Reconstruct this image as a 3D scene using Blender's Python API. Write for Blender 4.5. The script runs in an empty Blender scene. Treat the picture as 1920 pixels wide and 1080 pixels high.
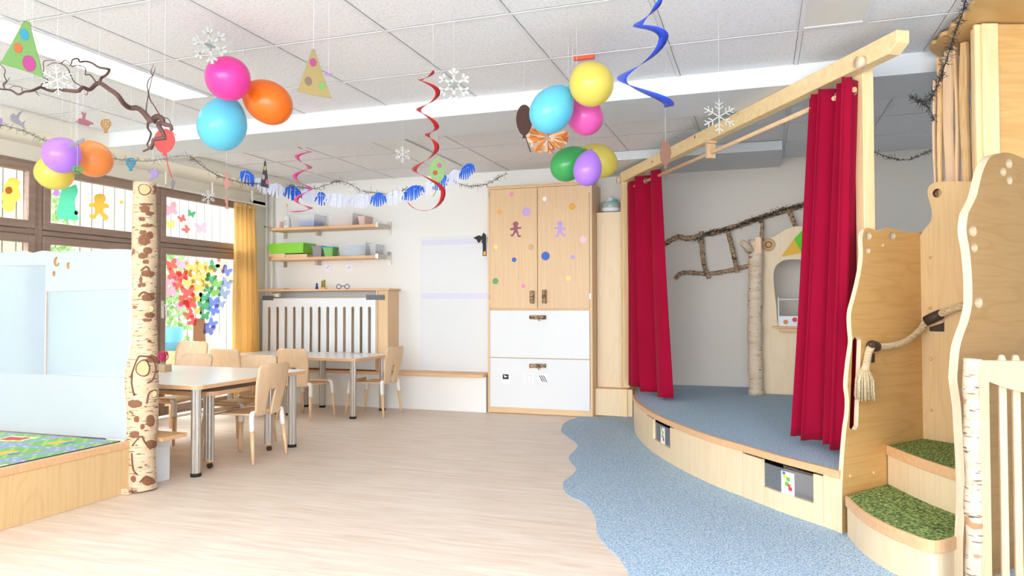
import bpy, bmesh, math, random
from mathutils import Vector, Matrix
random.seed(7)
PI = math.pi
sc = bpy.context.scene
COL = sc.collection

# ---------------------------------------------------------------- camera
F_PX = 1371.5
YAW, PITCH, ROLL = math.radians(18.7), math.radians(1.29), math.radians(-0.108)
CAMPOS = Vector((0, 0, 1.05))
FW = Vector((-math.sin(YAW)*math.cos(PITCH), math.cos(YAW)*math.cos(PITCH), math.sin(PITCH)))
_R0 = Vector((math.cos(YAW), math.sin(YAW), 0)); _U0 = _R0.cross(FW)
RT = _R0*math.cos(ROLL) + _U0*math.sin(ROLL)
UP = _U0*math.cos(ROLL) - _R0*math.sin(ROLL)
cd = bpy.data.cameras.new('camera'); cd.sensor_width = 36; cd.lens = F_PX/1920*36
cd.clip_start = .05; cd.clip_end = 200
cam = bpy.data.objects.new('camera', cd); COL.objects.link(cam)
cam.matrix_world = Matrix(((RT.x, UP.x, -FW.x, 0), (RT.y, UP.y, -FW.y, 0), (RT.z, UP.z, -FW.z, CAMPOS.z), (0, 0, 0, 1)))
sc.camera = cam

# ---------------------------------------------------------------- light
sc.view_settings.view_transform = 'Standard'
sc.view_settings.look = 'None'
sc.view_settings.gamma = 1
sc.view_settings.use_curve_mapping = False
sc.view_settings.exposure = 0.86
w = bpy.data.worlds.new('sky'); sc.world = w; w.use_nodes = True
nt = w.node_tree; nt.nodes.clear()
wo = nt.nodes.new('ShaderNodeOutputWorld'); bg = nt.nodes.new('ShaderNodeBackground')
bg.inputs[0].default_value = (.88, .95, 1, 1); 
_tc = nt.nodes.new('ShaderNodeTexCoord'); _sp = nt.nodes.new('ShaderNodeSeparateXYZ'); _mr = nt.nodes.new('ShaderNodeMapRange')
_mr.inputs['From Min'].default_value = .1; _mr.inputs['From Max'].default_value = -1; _mr.inputs['To Min'].default_value = 1.9; _mr.inputs['To Max'].default_value = 13
nt.links.new(_tc.outputs['Generated'], _sp.inputs[0]); nt.links.new(_sp.outputs['X'], _mr.inputs['Value']); nt.links.new(_mr.outputs[0], bg.inputs[1])
nt.links.new(bg.outputs[0], wo.inputs[0])

def area(name, loc, target, sx, sy, power, col=(1, 1, 1)):
    l = bpy.data.lights.new(name, 'AREA'); l.shape = 'RECTANGLE'; l.size = sx; l.size_y = sy
    l.energy = power; l.color = col
    o = bpy.data.objects.new(name, l); COL.objects.link(o); o.location = loc
    o.rotation_euler = (Vector(target)-Vector(loc)).to_track_quat('-Z', 'Y').to_euler()
    return o
for _k, (_x, _y) in enumerate(((-1.45, .5), (.95, .5), (-3.4, -1.4), (-1.45, -2.6), (.95, -2.6))):
    area('overhead_fill', (_x, _y, 2.365), (_x, _y, 0), .3, 1.25, 23, (.97, .985, 1))  # added fill lamps out of view, to brighten floor and table tops
sl = bpy.data.lights.new('frontal_fill', 'SUN'); sl.energy = 2.35; sl.angle = math.radians(50); sl.color = (.97, .985, 1)  # added fill from behind the camera, evens out walls and undersides
so_ = bpy.data.objects.new('frontal_fill', sl); COL.objects.link(so_); so_.location = (0, -4, 3)
so_.rotation_euler = Vector((-.22, 1, .11)).to_track_quat('-Z', 'Y').to_euler()

# ---------------------------------------------------------------- pixel <-> place
def ray(px, py):
    return (RT*(px-960) - UP*(py-540) + FW*F_PX).normalized()
def WZ(px, py, z): d = ray(px, py); return CAMPOS + d*((z-CAMPOS.z)/d.z)
def WY(px, py, y): d = ray(px, py); return CAMPOS + d*(y/d.y)
def WX(px, py, x): d = ray(px, py); return CAMPOS + d*(x/d.x)
def WD(px, py, dep): d = ray(px, py); return CAMPOS + d*(dep/d.dot(FW))
def WP(px, py, p0, n):
    d = ray(px, py); return CAMPOS + d*((Vector(p0)-CAMPOS).dot(n)/d.dot(n))

# ---------------------------------------------------------------- materials
def lin(c):
    c = c/255
    return c/12.92 if c <= .04045 else ((c+.055)/1.055)**2.4
def rgb(r, g, b): return (lin(r), lin(g), lin(b), 1)
def newmat(name):
    m = bpy.data.materials.new(name); m.use_nodes = True
    n = m.node_tree; b = n.nodes['Principled BSDF']
    return m, n, b
def L(n, a, b): n.links.new(a, b)
def flat(name, c, rough=.5, metal=0, var=.04, scale=8, sheen=0, bump=0, coat=0, trans=0, sss=0):
    m, n, b = newmat(name)
    tc = n.nodes.new('ShaderNodeTexCoord'); nz = n.nodes.new('ShaderNodeTexNoise')
    nz.inputs['Scale'].default_value = scale; nz.inputs['Detail'].default_value = 3
    L(n, tc.outputs['Object'], nz.inputs['Vector'])
    mx = n.nodes.new('ShaderNodeMix'); mx.data_type = 'RGBA'
    mx.inputs[6].default_value = tuple(min(1, v*(1-var)) for v in c[:3])+(1,)
    mx.inputs[7].default_value = tuple(min(1, v*(1+var)) for v in c[:3])+(1,)
    L(n, nz.outputs['Fac'], mx.inputs[0]); L(n, mx.outputs[2], b.inputs['Base Color'])
    b.inputs['Roughness'].default_value = rough; b.inputs['Metallic'].default_value = metal
    if sheen: b.inputs['Specular IOR Level'].default_value = .15
    if sheen:
        b.inputs['Sheen Weight'].default_value = sheen
    if coat: b.inputs['Coat Weight'].default_value = coat; b.inputs['Coat Roughness'].default_value = .15
    if bump:
        bp = n.nodes.new('ShaderNodeBump'); bp.inputs['Strength'].default_value = bump; bp.inputs['Distance'].default_value = .002
        n2 = n.nodes.new('ShaderNodeTexNoise'); n2.inputs['Scale'].default_value = scale*12
        L(n, tc.outputs['Object'], n2.inputs['Vector']); L(n, n2.outputs['Fac'], bp.inputs['Height']); L(n, bp.outputs[0], b.inputs['Normal'])
    if trans:
        out = n.nodes['Material Output']; tl = n.nodes.new('ShaderNodeBsdfTranslucent'); ms = n.nodes.new('ShaderNodeMixShader')
        gm = n.nodes.new('ShaderNodeGamma'); gm.inputs[1].default_value = .5; L(n, mx.outputs[2], gm.inputs[0])
        L(n, gm.outputs[0], tl.inputs[0]); ms.inputs[0].default_value = trans
        L(n, b.outputs[0], ms.inputs[1]); L(n, tl.outputs[0], ms.inputs[2]); L(n, ms.outputs[0], out.inputs[0])
    return m
def wood(name, c1, c2, axis=0, scale=5, stretch=14, rough=.45, knots=False, wav=0.0, bump=.1):
    m, n, b = newmat(name)
    tc = n.nodes.new('ShaderNodeTexCoord'); mp = n.nodes.new('ShaderNodeMapping')
    s = [stretch]*3; s[axis] = 1
    mp.inputs['Scale'].default_value = s
    L(n, tc.outputs['Object'], mp.inputs['Vector'])
    nz = n.nodes.new('ShaderNodeTexNoise'); nz.inputs['Scale'].default_value = scale; nz.inputs['Detail'].default_value = 6
    nz.inputs['Distortion'].default_value = .6+wav
    L(n, mp.outputs[0], nz.inputs['Vector'])
    rp = n.nodes.new('ShaderNodeValToRGB')
    rp.color_ramp.elements[0].position = .3; rp.color_ramp.elements[1].position = .7
    rp.color_ramp.elements[0].color = c1; rp.color_ramp.elements[1].color = c2
    L(n, nz.outputs['Fac'], rp.inputs[0])
    col = rp.outputs[0]
    if knots:
        vo = n.nodes.new('ShaderNodeTexVoronoi'); vo.inputs['Scale'].default_value = 3.2
        mp2 = n.nodes.new('ShaderNodeMapping'); s2 = [1.6]*3; s2[axis] = 1; mp2.inputs['Scale'].default_value = s2
        L(n, tc.outputs['Object'], mp2.inputs['Vector']); L(n, mp2.outputs[0], vo.inputs['Vector'])
        r2 = n.nodes.new('ShaderNodeValToRGB'); r2.color_ramp.elements[0].position = .03; r2.color_ramp.elements[1].position = .085
        r2.color_ramp.elements[0].color = (1, 1, 1, 1); r2.color_ramp.elements[1].color = (0, 0, 0, 1)
        L(n, vo.outputs['Distance'], r2.inputs[0])
        mx = n.nodes.new('ShaderNodeMix'); mx.data_type = 'RGBA'; mx.inputs[7].default_value = rgb(150, 85, 40)
        L(n, r2.outputs[0], mx.inputs[0]); L(n, col, mx.inputs[6]); col = mx.outputs[2]
    L(n, col, b.inputs['Base Color']); b.inputs['Roughness'].default_value = rough
    if bump:
        bp = n.nodes.new('ShaderNodeBump'); bp.inputs['Strength'].default_value = bump; bp.inputs['Distance'].default_value = .002
        L(n, nz.outputs['Fac'], bp.inputs['Height']); L(n, bp.outputs[0], b.inputs['Normal'])
    return m
def plywood(name, c1, c2, c3, axis=2, rough=.45, sc_=1.0):
    """birch veneer: wavy cathedral grain"""
    m, n, b = newmat(name)
    tc = n.nodes.new('ShaderNodeTexCoord'); mp = n.nodes.new('ShaderNodeMapping')
    s = [2.6*sc_]*3; s[axis % 3] = .45*sc_
    if axis == 3: s = [.5, .5, 3.4]
    mp.inputs['Scale'].default_value = s; L(n, tc.outputs['Object'], mp.inputs['Vector'])
    nz = n.nodes.new('ShaderNodeTexNoise'); nz.inputs['Scale'].default_value = 1.5; nz.inputs['Detail'].default_value = 2
    L(n, mp.outputs[0], nz.inputs['Vector'])
    mul = n.nodes.new('ShaderNodeMath'); mul.operation = 'MULTIPLY'; mul.inputs[1].default_value = 20
    fr = n.nodes.new('ShaderNodeMath'); fr.operation = 'PINGPONG'; fr.inputs[1].default_value = 1
    L(n, nz.outputs['Fac'], mul.inputs[0]); L(n, mul.outputs[0], fr.inputs[0])
    rp = n.nodes.new('ShaderNodeValToRGB')
    rp.color_ramp.elements[0].color = c1; rp.color_ramp.elements[1].color = c2
    rp.color_ramp.elements[0].position = .0; rp.color_ramp.elements[1].position = .35
    L(n, fr.outputs[0], rp.inputs[0])
    n2 = n.nodes.new('ShaderNodeTexNoise'); n2.inputs['Scale'].default_value = 3; n2.inputs['Detail'].default_value = 5
    mp2 = n.nodes.new('ShaderNodeMapping'); s2 = [26]*3; s2[axis % 3] = 1.2
    if axis == 3: s2 = [1.2, 1.2, 26]
    mp2.inputs['Scale'].default_value = s2
    L(n, tc.outputs['Object'], mp2.inputs['Vector']); L(n, mp2.outputs[0], n2.inputs['Vector'])
    mx = n.nodes.new('ShaderNodeMix'); mx.data_type = 'RGBA'; mx.inputs[7].default_value = c3
    r2 = n.nodes.new('ShaderNodeValToRGB'); r2.color_ramp.elements[0].position = .45; r2.color_ramp.elements[1].position = .8
    r2.color_ramp.elements[1].color = (.6, .6, .6, 1)
    L(n, n2.outputs['Fac'], r2.inputs[0]); L(n, r2.outputs[0], mx.inputs[0]); L(n, rp.outputs[0], mx.inputs[6])
    L(n, mx.outputs[2], b.inputs['Base Color']); b.inputs['Roughness'].default_value = rough
    return m
def bark(name, base, dark, patch, thr=.60, pthr=.66, sz=1.0):
    m, n, b = newmat(name)
    tc = n.nodes.new('ShaderNodeTexCoord')
    def layer(scale3, s, t0, t1, det=3):
        mp = n.nodes.new('ShaderNodeMapping'); mp.inputs['Scale'].default_value = scale3
        nz = n.nodes.new('ShaderNodeTexNoise'); nz.inputs['Scale'].default_value = s; nz.inputs['Detail'].default_value = det
        L(n, tc.outputs['Object'], mp.inputs['Vector']); L(n, mp.outputs[0], nz.inputs['Vector'])
        rp = n.nodes.new('ShaderNodeValToRGB'); rp.color_ramp.elements[0].position = t0; rp.color_ramp.elements[1].position = t1
        L(n, nz.outputs['Fac'], rp.inputs[0]); return rp.outputs[0]
    def mix(f, a, c):
        mx = n.nodes.new('ShaderNodeMix'); mx.data_type = 'RGBA'
        L(n, f, mx.inputs[0]); L(n, a, mx.inputs[6]); mx.inputs[7].default_value = c; return mx.outputs[2]
    base0 = n.nodes.new('ShaderNodeMix'); base0.data_type = 'RGBA'
    base0.inputs[6].default_value = base; base0.inputs[7].default_value = tuple(v*k for v, k in zip(base[:3], (.86, .78, .66)))+(1,)
    L(n, layer((1, 1, 4), 9*sz, .35, .7), base0.inputs[0])
    c = mix(layer((1, 1, 7), 17*sz, thr, thr+.04), base0.outputs[2], dark)
    c = mix(layer((1, 1, 1.8), 6.5*sz, pthr, pthr+.02, 4), c, patch)
    L(n, c, b.inputs['Base Color']); b.inputs['Roughness'].default_value = .75
    bp = n.nodes.new('ShaderNodeBump'); bp.inputs['Strength'].default_value = .5; bp.inputs['Distance'].default_value = .004
    nz = n.nodes.new('ShaderNodeTexNoise'); nz.inputs['Scale'].default_value = 40*sz
    L(n, tc.outputs['Object'], nz.inputs['Vector']); L(n, nz.outputs['Fac'], bp.inputs['Height']); L(n, bp.outputs[0], b.inputs['Normal'])
    return m
def speckle(name, cols, scale=260, rough=.95, bump=.6):
    m, n, b = newmat(name)
    tc = n.nodes.new('ShaderNodeTexCoord'); nz = n.nodes.new('ShaderNodeTexNoise')
    nz.inputs['Scale'].default_value = scale; nz.inputs['Detail'].default_value = 2; nz.inputs['Roughness'].default_value = .7
    L(n, tc.outputs['Object'], nz.inputs['Vector'])
    rp = n.nodes.new('ShaderNodeValToRGB'); rp.color_ramp.interpolation = 'LINEAR'
    e = rp.color_ramp.elements
    e[0].position = cols[0][0]; e[0].color = cols[0][1]; e[1].position = cols[-1][0]; e[1].color = cols[-1][1]
    for p, c in cols[1:-1]: q = e.new(p); q.color = c
    L(n, nz.outputs['Fac'], rp.inputs[0]); L(n, rp.outputs[0], b.inputs['Base Color']); b.inputs['Roughness'].default_value = rough
    bp = n.nodes.new('ShaderNodeBump'); bp.inputs['Strength'].default_value = bump; bp.inputs['Distance'].default_value = .004
    L(n, nz.outputs['Fac'], bp.inputs['Height']); L(n, bp.outputs[0], b.inputs['Normal'])
    return m
def glass(name, tint=(1, 1, 1, 1), refl=.06, rough=0.0, frost=0.0, frostcol=(.9, .95, 1, 1)):
    m = bpy.data.materials.new(name); m.use_nodes = True; n = m.node_tree; n.nodes.clear()
    out = n.nodes.new('ShaderNodeOutputMaterial'); tr = n.nodes.new('ShaderNodeBsdfTransparent'); tr.inputs[0].default_value = tint
    gl = n.nodes.new('ShaderNodeBsdfGlossy'); gl.inputs['Roughness'].default_value = .03+rough
    fr = n.nodes.new('ShaderNodeFresnel'); fr.inputs[0].default_value = 1.35
    ms = n.nodes.new('ShaderNodeMixShader'); ge = n.nodes.new('ShaderNodeNewGeometry')
    inv = n.nodes.new('ShaderNodeMath'); inv.operation = 'SUBTRACT'; inv.inputs[0].default_value = 1; L(n, ge.outputs['Backfacing'], inv.inputs[1])
    ml = n.nodes.new('ShaderNodeMath'); ml.operation = 'MULTIPLY'; L(n, fr.outputs[0], ml.inputs[0]); L(n, inv.outputs[0], ml.inputs[1])
    L(n, ml.outputs[0], ms.inputs[0]); L(n, tr.outputs[0], ms.inputs[1]); L(n, gl.outputs[0], ms.inputs[2])
    last = ms.outputs[0]
    if frost:
        df = n.nodes.new('ShaderNodeBsdfDiffuse'); df.inputs[0].default_value = frostcol
        m2 = n.nodes.new('ShaderNodeMixShader'); m2.inputs[0].default_value = frost
        L(n, last, m2.inputs[1]); L(n, df.outputs[0], m2.inputs[2]); last = m2.outputs[0]
    L(n, last, out.inputs[0]); return m

M = {}
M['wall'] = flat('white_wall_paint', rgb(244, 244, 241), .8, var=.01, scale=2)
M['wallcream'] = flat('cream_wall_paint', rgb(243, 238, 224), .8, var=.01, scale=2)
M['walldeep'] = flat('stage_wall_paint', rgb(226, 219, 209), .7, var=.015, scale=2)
M['beamwhite'] = flat('white_soffit_paint', rgb(224, 228, 231), .7, var=.01, scale=2)
M['white'] = flat('white_laminate', rgb(234, 237, 240), .35, var=.01)
M['plastic'] = flat('white_plastic', rgb(244, 240, 230), .4, var=.01)
M['tbar'] = flat('white_ceiling_rail', rgb(228, 230, 233), .5, var=.01)
M['oak'] = wood('light_beech_veneer', rgb(226, 190, 146), rgb(234, 202, 160), 2, 3, 22, .42)
M['oakx'] = wood('light_beech_veneer_x', rgb(226, 190, 146), rgb(234, 202, 160), 0, 3, 22, .42)
M['beech'] = wood('beech_edge', rgb(226, 176, 128), rgb(236, 192, 146), 0, 4, 14, .4)
M['beechz'] = wood('beech_leg', rgb(226, 186, 140), rgb(240, 206, 164), 2, 4, 12, .4)
M['ply'] = plywood('birch_plywood', rgb(224, 188, 136), rgb(229, 195, 144), rgb(214, 174, 122))
M['plygate'] = plywood('pale_gate_plywood', rgb(190, 166, 130), rgb(195, 172, 136), rgb(182, 155, 118))
M['plyn'] = plywood('honey_birch_plywood', rgb(174, 132, 80), rgb(182, 141, 88), rgb(162, 120, 68), 3)
M['plyh'] = plywood('birch_plywood_flat', rgb(213, 166, 100), rgb(221, 177, 113), rgb(200, 150, 86), 3)
M['plylight'] = plywood('pale_birch_plywood', rgb(240, 214, 174), rgb(243, 220, 184), rgb(232, 204, 162))
M['chairply'] = wood('chair_plywood', rgb(230, 194, 152), rgb(238, 206, 168), 2, 3, 10, .4)
M['plyedge'] = wood('plywood_edge', rgb(220, 196, 162), rgb(232, 212, 182), 2, 8, 10, .5)
M['tablewhite'] = flat('table_laminate', rgb(246, 246, 245), .25, var=.01)
M['pine'] = wood('pine_timber', rgb(240, 208, 152), rgb(250, 226, 176), 0, 3, 10, .45, knots=True)
M['pinez'] = wood('pine_timber_upright', rgb(240, 206, 150), rgb(250, 226, 178), 2, 3, 10, .45, knots=True)
M['slab'] = wood('debarked_slab', rgb(214, 164, 106), rgb(242, 208, 156), 2, 4, 9, .5, wav=1)
M['slabpale'] = wood('pale_slat_wood', rgb(220, 184, 146), rgb(232, 200, 164), 2, 4, 9, .5)
M['birch'] = bark('birch_bark', rgb(220, 199, 170), rgb(120, 82, 56), rgb(150, 100, 74), .60, .645)
M['birchw'] = bark('white_birch_bark', rgb(226, 208, 186), rgb(90, 70, 60), rgb(200, 150, 110), .64, .66)
M['birchb'] = bark('branch_bark', rgb(200, 172, 140), rgb(80, 60, 48), rgb(92, 66, 48), .52, .60, 2.2)
M['cutwood'] = wood('cut_log_face', rgb(214, 172, 118), rgb(236, 200, 150), 0, 9, 3, .6)
M['barkdark'] = flat('dark_bark', rgb(118, 82, 62), .8, var=.3, scale=40, bump=.6)
M['willow'] = flat('twisted_willow_bark', rgb(92, 66, 60), .7, var=.3, scale=60)
M['velvet'] = flat('red_velvet', rgb(156, 2, 46), .85, var=.15, scale=3, sheen=.06)
M['carpet'] = speckle('blue_loop_carpet', [(.30, rgb(96, 128, 164)), (.44, rgb(154, 184, 212)), (.56, rgb(186, 210, 230)), (.70, rgb(230, 240, 248))], 130)
M['grass'] = speckle('green_turf', [(.34, rgb(34, 52, 26)), (.45, rgb(84, 118, 56)), (.54, rgb(130, 160, 84)), (.68, rgb(214, 222, 150))], 95, bump=1)
M['steel'] = flat('brushed_aluminium', rgb(190, 184, 176), .32, .85, var=.05)
M['black'] = flat('black_rubber', rgb(24, 24, 26), .6)
M['darkmetal'] = flat('dark_strap', rgb(66, 48, 40), .6)
M['rad'] = flat('radiator_beige', rgb(222, 210, 192), .7)  # even beige base colour of the radiator
M['brown'] = wood('brown_window_frame', rgb(150, 126, 112), rgb(164, 140, 126), 1, 3, 10, .45)
M['glass'] = glass('window_glass')
M['acryl'] = glass('clear_acrylic', (.97, .98, 1, 1), rough=.03, frost=.10)
M['boxclear'] = glass('clear_box_plastic', (.96, .97, 1, 1), rough=.15, frost=.38, frostcol=(.93, .94, .97, 1))
M['frost'] = glass('frosted_panel', (.95, .98, 1, 1), rough=.3, frost=.76, frostcol=rgb(168, 182, 194))
M['ycurtain'] = flat('yellow_curtain', rgb(255, 220, 146), .8, var=.03, trans=.5)
M['rope'] = wood('hemp_rope', rgb(190, 164, 124), rgb(226, 206, 170), 0, 20, 6, .9)
M['chrome'] = flat('satin_steel', rgb(180, 178, 172), .3, .9)
def frosted():
    m, n, b = newmat('frosted_screen_pane'); out = n.nodes['Material Output']
    b.inputs['Base Color'].default_value = (.93, .97, 1, 1); b.inputs['Transmission Weight'].default_value = 1
    b.inputs['Roughness'].default_value = .22; b.inputs['IOR'].default_value = 1.08
    df = n.nodes.new('ShaderNodeBsdfDiffuse'); df.inputs[0].default_value = rgb(198, 212, 224)
    ms = n.nodes.new('ShaderNodeMixShader'); ms.inputs[0].default_value = .55
    L(n, b.outputs[0], ms.inputs[1]); L(n, df.outputs[0], ms.inputs[2]); L(n, ms.outputs[0], out.inputs[0]); return m
M['frost'] = frosted()
M['birchpeel'] = bark('peeling_birch_bark', rgb(212, 196, 176), rgb(110, 80, 66), rgb(186, 132, 92), .63, .585)
def C(name, r, g, b, rough=.6, **k):
    c = rgb(r, g, b)
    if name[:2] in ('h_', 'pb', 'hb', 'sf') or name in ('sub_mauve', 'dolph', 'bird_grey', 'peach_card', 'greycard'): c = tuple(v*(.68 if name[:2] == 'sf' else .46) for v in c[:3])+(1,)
    if name not in M: M[name] = flat(name, c, rough, var=k.pop('var', .02), **k)
    return M[name]

# ---------------------------------------------------------------- mesh builder
class MB:
    def __init__(s): s.v = []; s.f = []; s.sm = []; s.mi = []
    def add(s, vs, fs, smooth=False, mi=0):
        o = len(s.v); s.v += [Vector(p) for p in vs]
        for f in fs: s.f.append([o+i for i in f]); s.sm.append(smooth); s.mi.append(mi)
        return s
    def box(s, a, b, mi=0):
        x0, x1 = sorted((a[0], b[0])); y0, y1 = sorted((a[1], b[1])); z0, z1 = sorted((a[2], b[2]))
        return s.add([(x0,y0,z0),(x1,y0,z0),(x1,y1,z0),(x0,y1,z0),(x0,y0,z1),(x1,y0,z1),(x1,y1,z1),(x0,y1,z1)],
              [(0,3,2,1),(4,5,6,7),(0,1,5,4),(1,2,6,5),(2,3,7,6),(3,0,4,7)], mi=mi)
    def obox(s, o, u, v, n, mi=0):
        """box from corner o with edge vectors u, v, n"""
        o, u, v, n = map(Vector, (o, u, v, n))
        p = [o, o+u, o+u+v, o+v]; q = [a+n for a in p]
        return s.add(p+q, [(0,3,2,1),(4,5,6,7),(0,1,5,4),(1,2,6,5),(2,3,7,6),(3,0,4,7)], mi=mi)
    def tube(s, path, rad, n=10, cap=True, smooth=True, mi=0, jit=0):
        path = [Vector(p) for p in path]; k = len(path)
        if not hasattr(rad, '__len__'): rad = [rad]*k
        ref = None; vs = []; fs = []
        for i, p in enumerate(path):
            t = (path[min(i+1, k-1)]-path[max(i-1, 0)])
            t = t.normalized() if t.length > 1e-9 else Vector((0, 0, 1))
            if ref is None:
                ref = Vector((1, 0, 0)) if abs(t.x) < .9 else Vector((0, 1, 0))
            a = (ref - t*ref.dot(t)).normalized(); b = t.cross(a); ref = a
            for j in range(n):
                an = 2*PI*j/n; r = rad[i]*(1+(random.uniform(-jit, jit) if jit else 0))
                vs.append(p + (a*math.cos(an)+b*math.sin(an))*r)
        for i in range(k-1):
            for j in range(n):
                fs.append((i*n+j, i*n+(j+1) % n, (i+1)*n+(j+1) % n, (i+1)*n+j))
        s.add(vs, fs, smooth, mi)
        if cap:
            s.add(vs[:n], [tuple(range(n-1, -1, -1))], False, mi); s.add(vs[-n:], [tuple(range(n))], False, mi)
        return s
    def cyl(s, a, b, r, n=20, r2=None, mi=0): return s.tube([a, b], [r, r if r2 is None else r2], n, mi=mi)
    def lathe(s, prof, c, axis=(0, 0, 1), n=24, mi=0, smooth=True):
        axis = Vector(axis).normalized(); c = Vector(c)
        ref = Vector((1, 0, 0)) if abs(axis.x) < .9 else Vector((0, 1, 0))
        a = (ref-axis*ref.dot(axis)).normalized(); b = axis.cross(a)
        vs = []; fs = []
        for r, h in prof:
            for j in range(n):
                an = 2*PI*j/n; vs.append(c+axis*h+(a*math.cos(an)+b*math.sin(an))*r)
        for i in range(len(prof)-1):
            for j in range(n): fs.append((i*n+j, i*n+(j+1) % n, (i+1)*n+(j+1) % n, (i+1)*n+j))
        return s.add(vs, fs, smooth, mi)
    def panel(s, loops, o, u, v, n, mi=0, mie=None):
        """flat board: loops of 2D points (first outline, others holes) on origin o, axes u v, thickness vector n"""
        o, u, v, n = map(Vector, (o, u, v, n)); mie = mi if mie is None else mie
        bm = bmesh.new(); es = []; base = []
        for lp in loops:
            vv = [bm.verts.new((p[0], p[1], 0)) for p in lp]; base.append(lp)
            for i in range(len(vv)): es.append(bm.edges.new((vv[i], vv[(i+1) % len(vv)])))
        bmesh.ops.triangle_fill(bm, edges=es, use_beauty=True)
        bm.verts.index_update()
        pts = [o+u*w.co.x+v*w.co.y for w in bm.verts]; fs = [[w.index for w in f.verts] for f in bm.faces]
        bm.free()
        s.add(pts, fs, False, mi); s.add([p+n for p in pts], [f[::-1] for f in fs], False, mi)
        for lp in base:
            a = [o+u*p[0]+v*p[1] for p in lp]; k = len(a)
            s.add(a+[p+n for p in a], [(i, (i+1) % k, k+(i+1) % k, k+i) for i in range(k)], False, mie)
        return s
    def prism(s, pts, z0, z1, mi=0, mie=None):
        return s.panel([pts], (0, 0, z0), (1, 0, 0), (0, 1, 0), (0, 0, z1-z0), mi, mie)
    def sphere(s, c, r, n=10, m=7, sq=(1, 1, 1), mi=0):
        vs = []; fs = []
        for i in range(m+1):
            th = PI*i/m
            for j in range(n):
                ph = 2*PI*j/n
                vs.append(Vector(c)+Vector((r*sq[0]*math.sin(th)*math.cos(ph), r*sq[1]*math.sin(th)*math.sin(ph), r*sq[2]*math.cos(th))))
        for i in range(m):
            for j in range(n): fs.append((i*n+j, (i+1)*n+j, (i+1)*n+(j+1) % n, i*n+(j+1) % n))
        return s.add(vs, fs, True, mi)
    def build(s, name, mats, parent=None, bevel=0, keep=False, fix=True):
        me = bpy.data.meshes.new(name)
        o = bpy.data.objects.new(name, me); COL.objects.link(o)
        vs = s.v
        if parent is not None:
            inv = parent.get('_loc'); off = Vector(inv) if inv else Vector((0, 0, 0))
            vs = [p-off for p in vs]; o.parent = parent
            if parent.get('_meshroot'): pass
        elif not keep:
            mn = Vector([min(p[i] for p in vs) for i in range(3)]); mx = Vector([max(p[i] for p in vs) for i in range(3)])
            off = Vector(((mn.x+mx.x)/2, (mn.y+mx.y)/2, mn.z)); vs = [p-off for p in vs]
            o.location = off; o['_loc'] = list(off)
        else: o['_loc'] = [0.0, 0.0, 0.0]
        if parent is not None: o['_loc'] = list(parent['_loc'])
        me.from_pydata([tuple(p) for p in vs], [], s.f)
        me.polygons.foreach_set('use_smooth', s.sm); me.polygons.foreach_set('material_index', s.mi)
        if not isinstance(mats, (list, tuple)): mats = [mats]
        for m in mats: me.materials.append(m)
        if fix:
            bm = bmesh.new(); bm.from_mesh(me)
            bmesh.ops.remove_doubles(bm, verts=bm.verts, dist=1e-6)
            bmesh.ops.recalc_face_normals(bm, faces=bm.faces); bm.to_mesh(me); bm.free()
        me.update()
        if bevel:
            b = o.modifiers.new('bevel', 'BEVEL'); b.width = bevel; b.segments = 2; b.limit_method = 'ANGLE'; b.angle_limit = math.radians(50)
        return o
def tag(o, label, cat, group=None, kind=None):
    o['label'] = label; o['category'] = cat
    if group: o['group'] = group
    if kind: o['kind'] = kind
    return o
def struct(o, label=None):
    o['kind'] = 'structure'
    if label: o['label'] = label
    return o
def empty(name, loc, label, cat, group=None):
    o = bpy.data.objects.new(name, None); COL.objects.link(o); o.location = loc; o.empty_display_size = .1
    o['_loc'] = list(loc); return tag(o, label, cat, group)
def children(o): return [c for c in bpy.data.objects if c.parent == o]
def copy_tree(o, parent=None):
    c = o.copy(); COL.objects.link(c)
    c.parent = parent
    for ch in children(o): copy_tree(ch, c)
    return c
def cr(pts, n=8, closed=False):
    pts = [Vector(p) for p in pts]; k = len(pts); out = []
    for i in range(k if closed else k-1):
        if closed: p0, p1, p2, p3 = pts[(i-1) % k], pts[i], pts[(i+1) % k], pts[(i+2) % k]
        else: p0, p1, p2, p3 = pts[max(i-1, 0)], pts[i], pts[i+1], pts[min(i+2, k-1)]
        for j in range(n):
            t = j/n
            out.append(.5*((2*p1)+(p2-p0)*t+(2*p0-5*p1+4*p2-p3)*t*t+(3*p1-p0-3*p2+p3)*t**3))
    if not closed: out.append(pts[-1].copy())
    return out
def circ(cx, cy, r, n=24, ry=None): return [(cx+r*math.cos(2*PI*i/n), cy+(ry or r)*math.sin(2*PI*i/n)) for i in range(n)]
def rrect(x0, y0, x1, y1, r, n=5):
    o = []
    for cx, cy, a in ((x1-r, y0+r, -PI/2), (x1-r, y1-r, 0), (x0+r, y1-r, PI/2), (x0+r, y0+r, PI)):
        for i in range(n+1): an = a+PI/2*i/n; o.append((cx+r*math.cos(an), cy+r*math.sin(an)))
    return o
CEIL = 2.38

# ================================================================ SETTING
YW, YS, XW, XR = 6.88, 7.1, -5.25, 3.2          # back wall, stage wall, window wall, right wall
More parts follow.
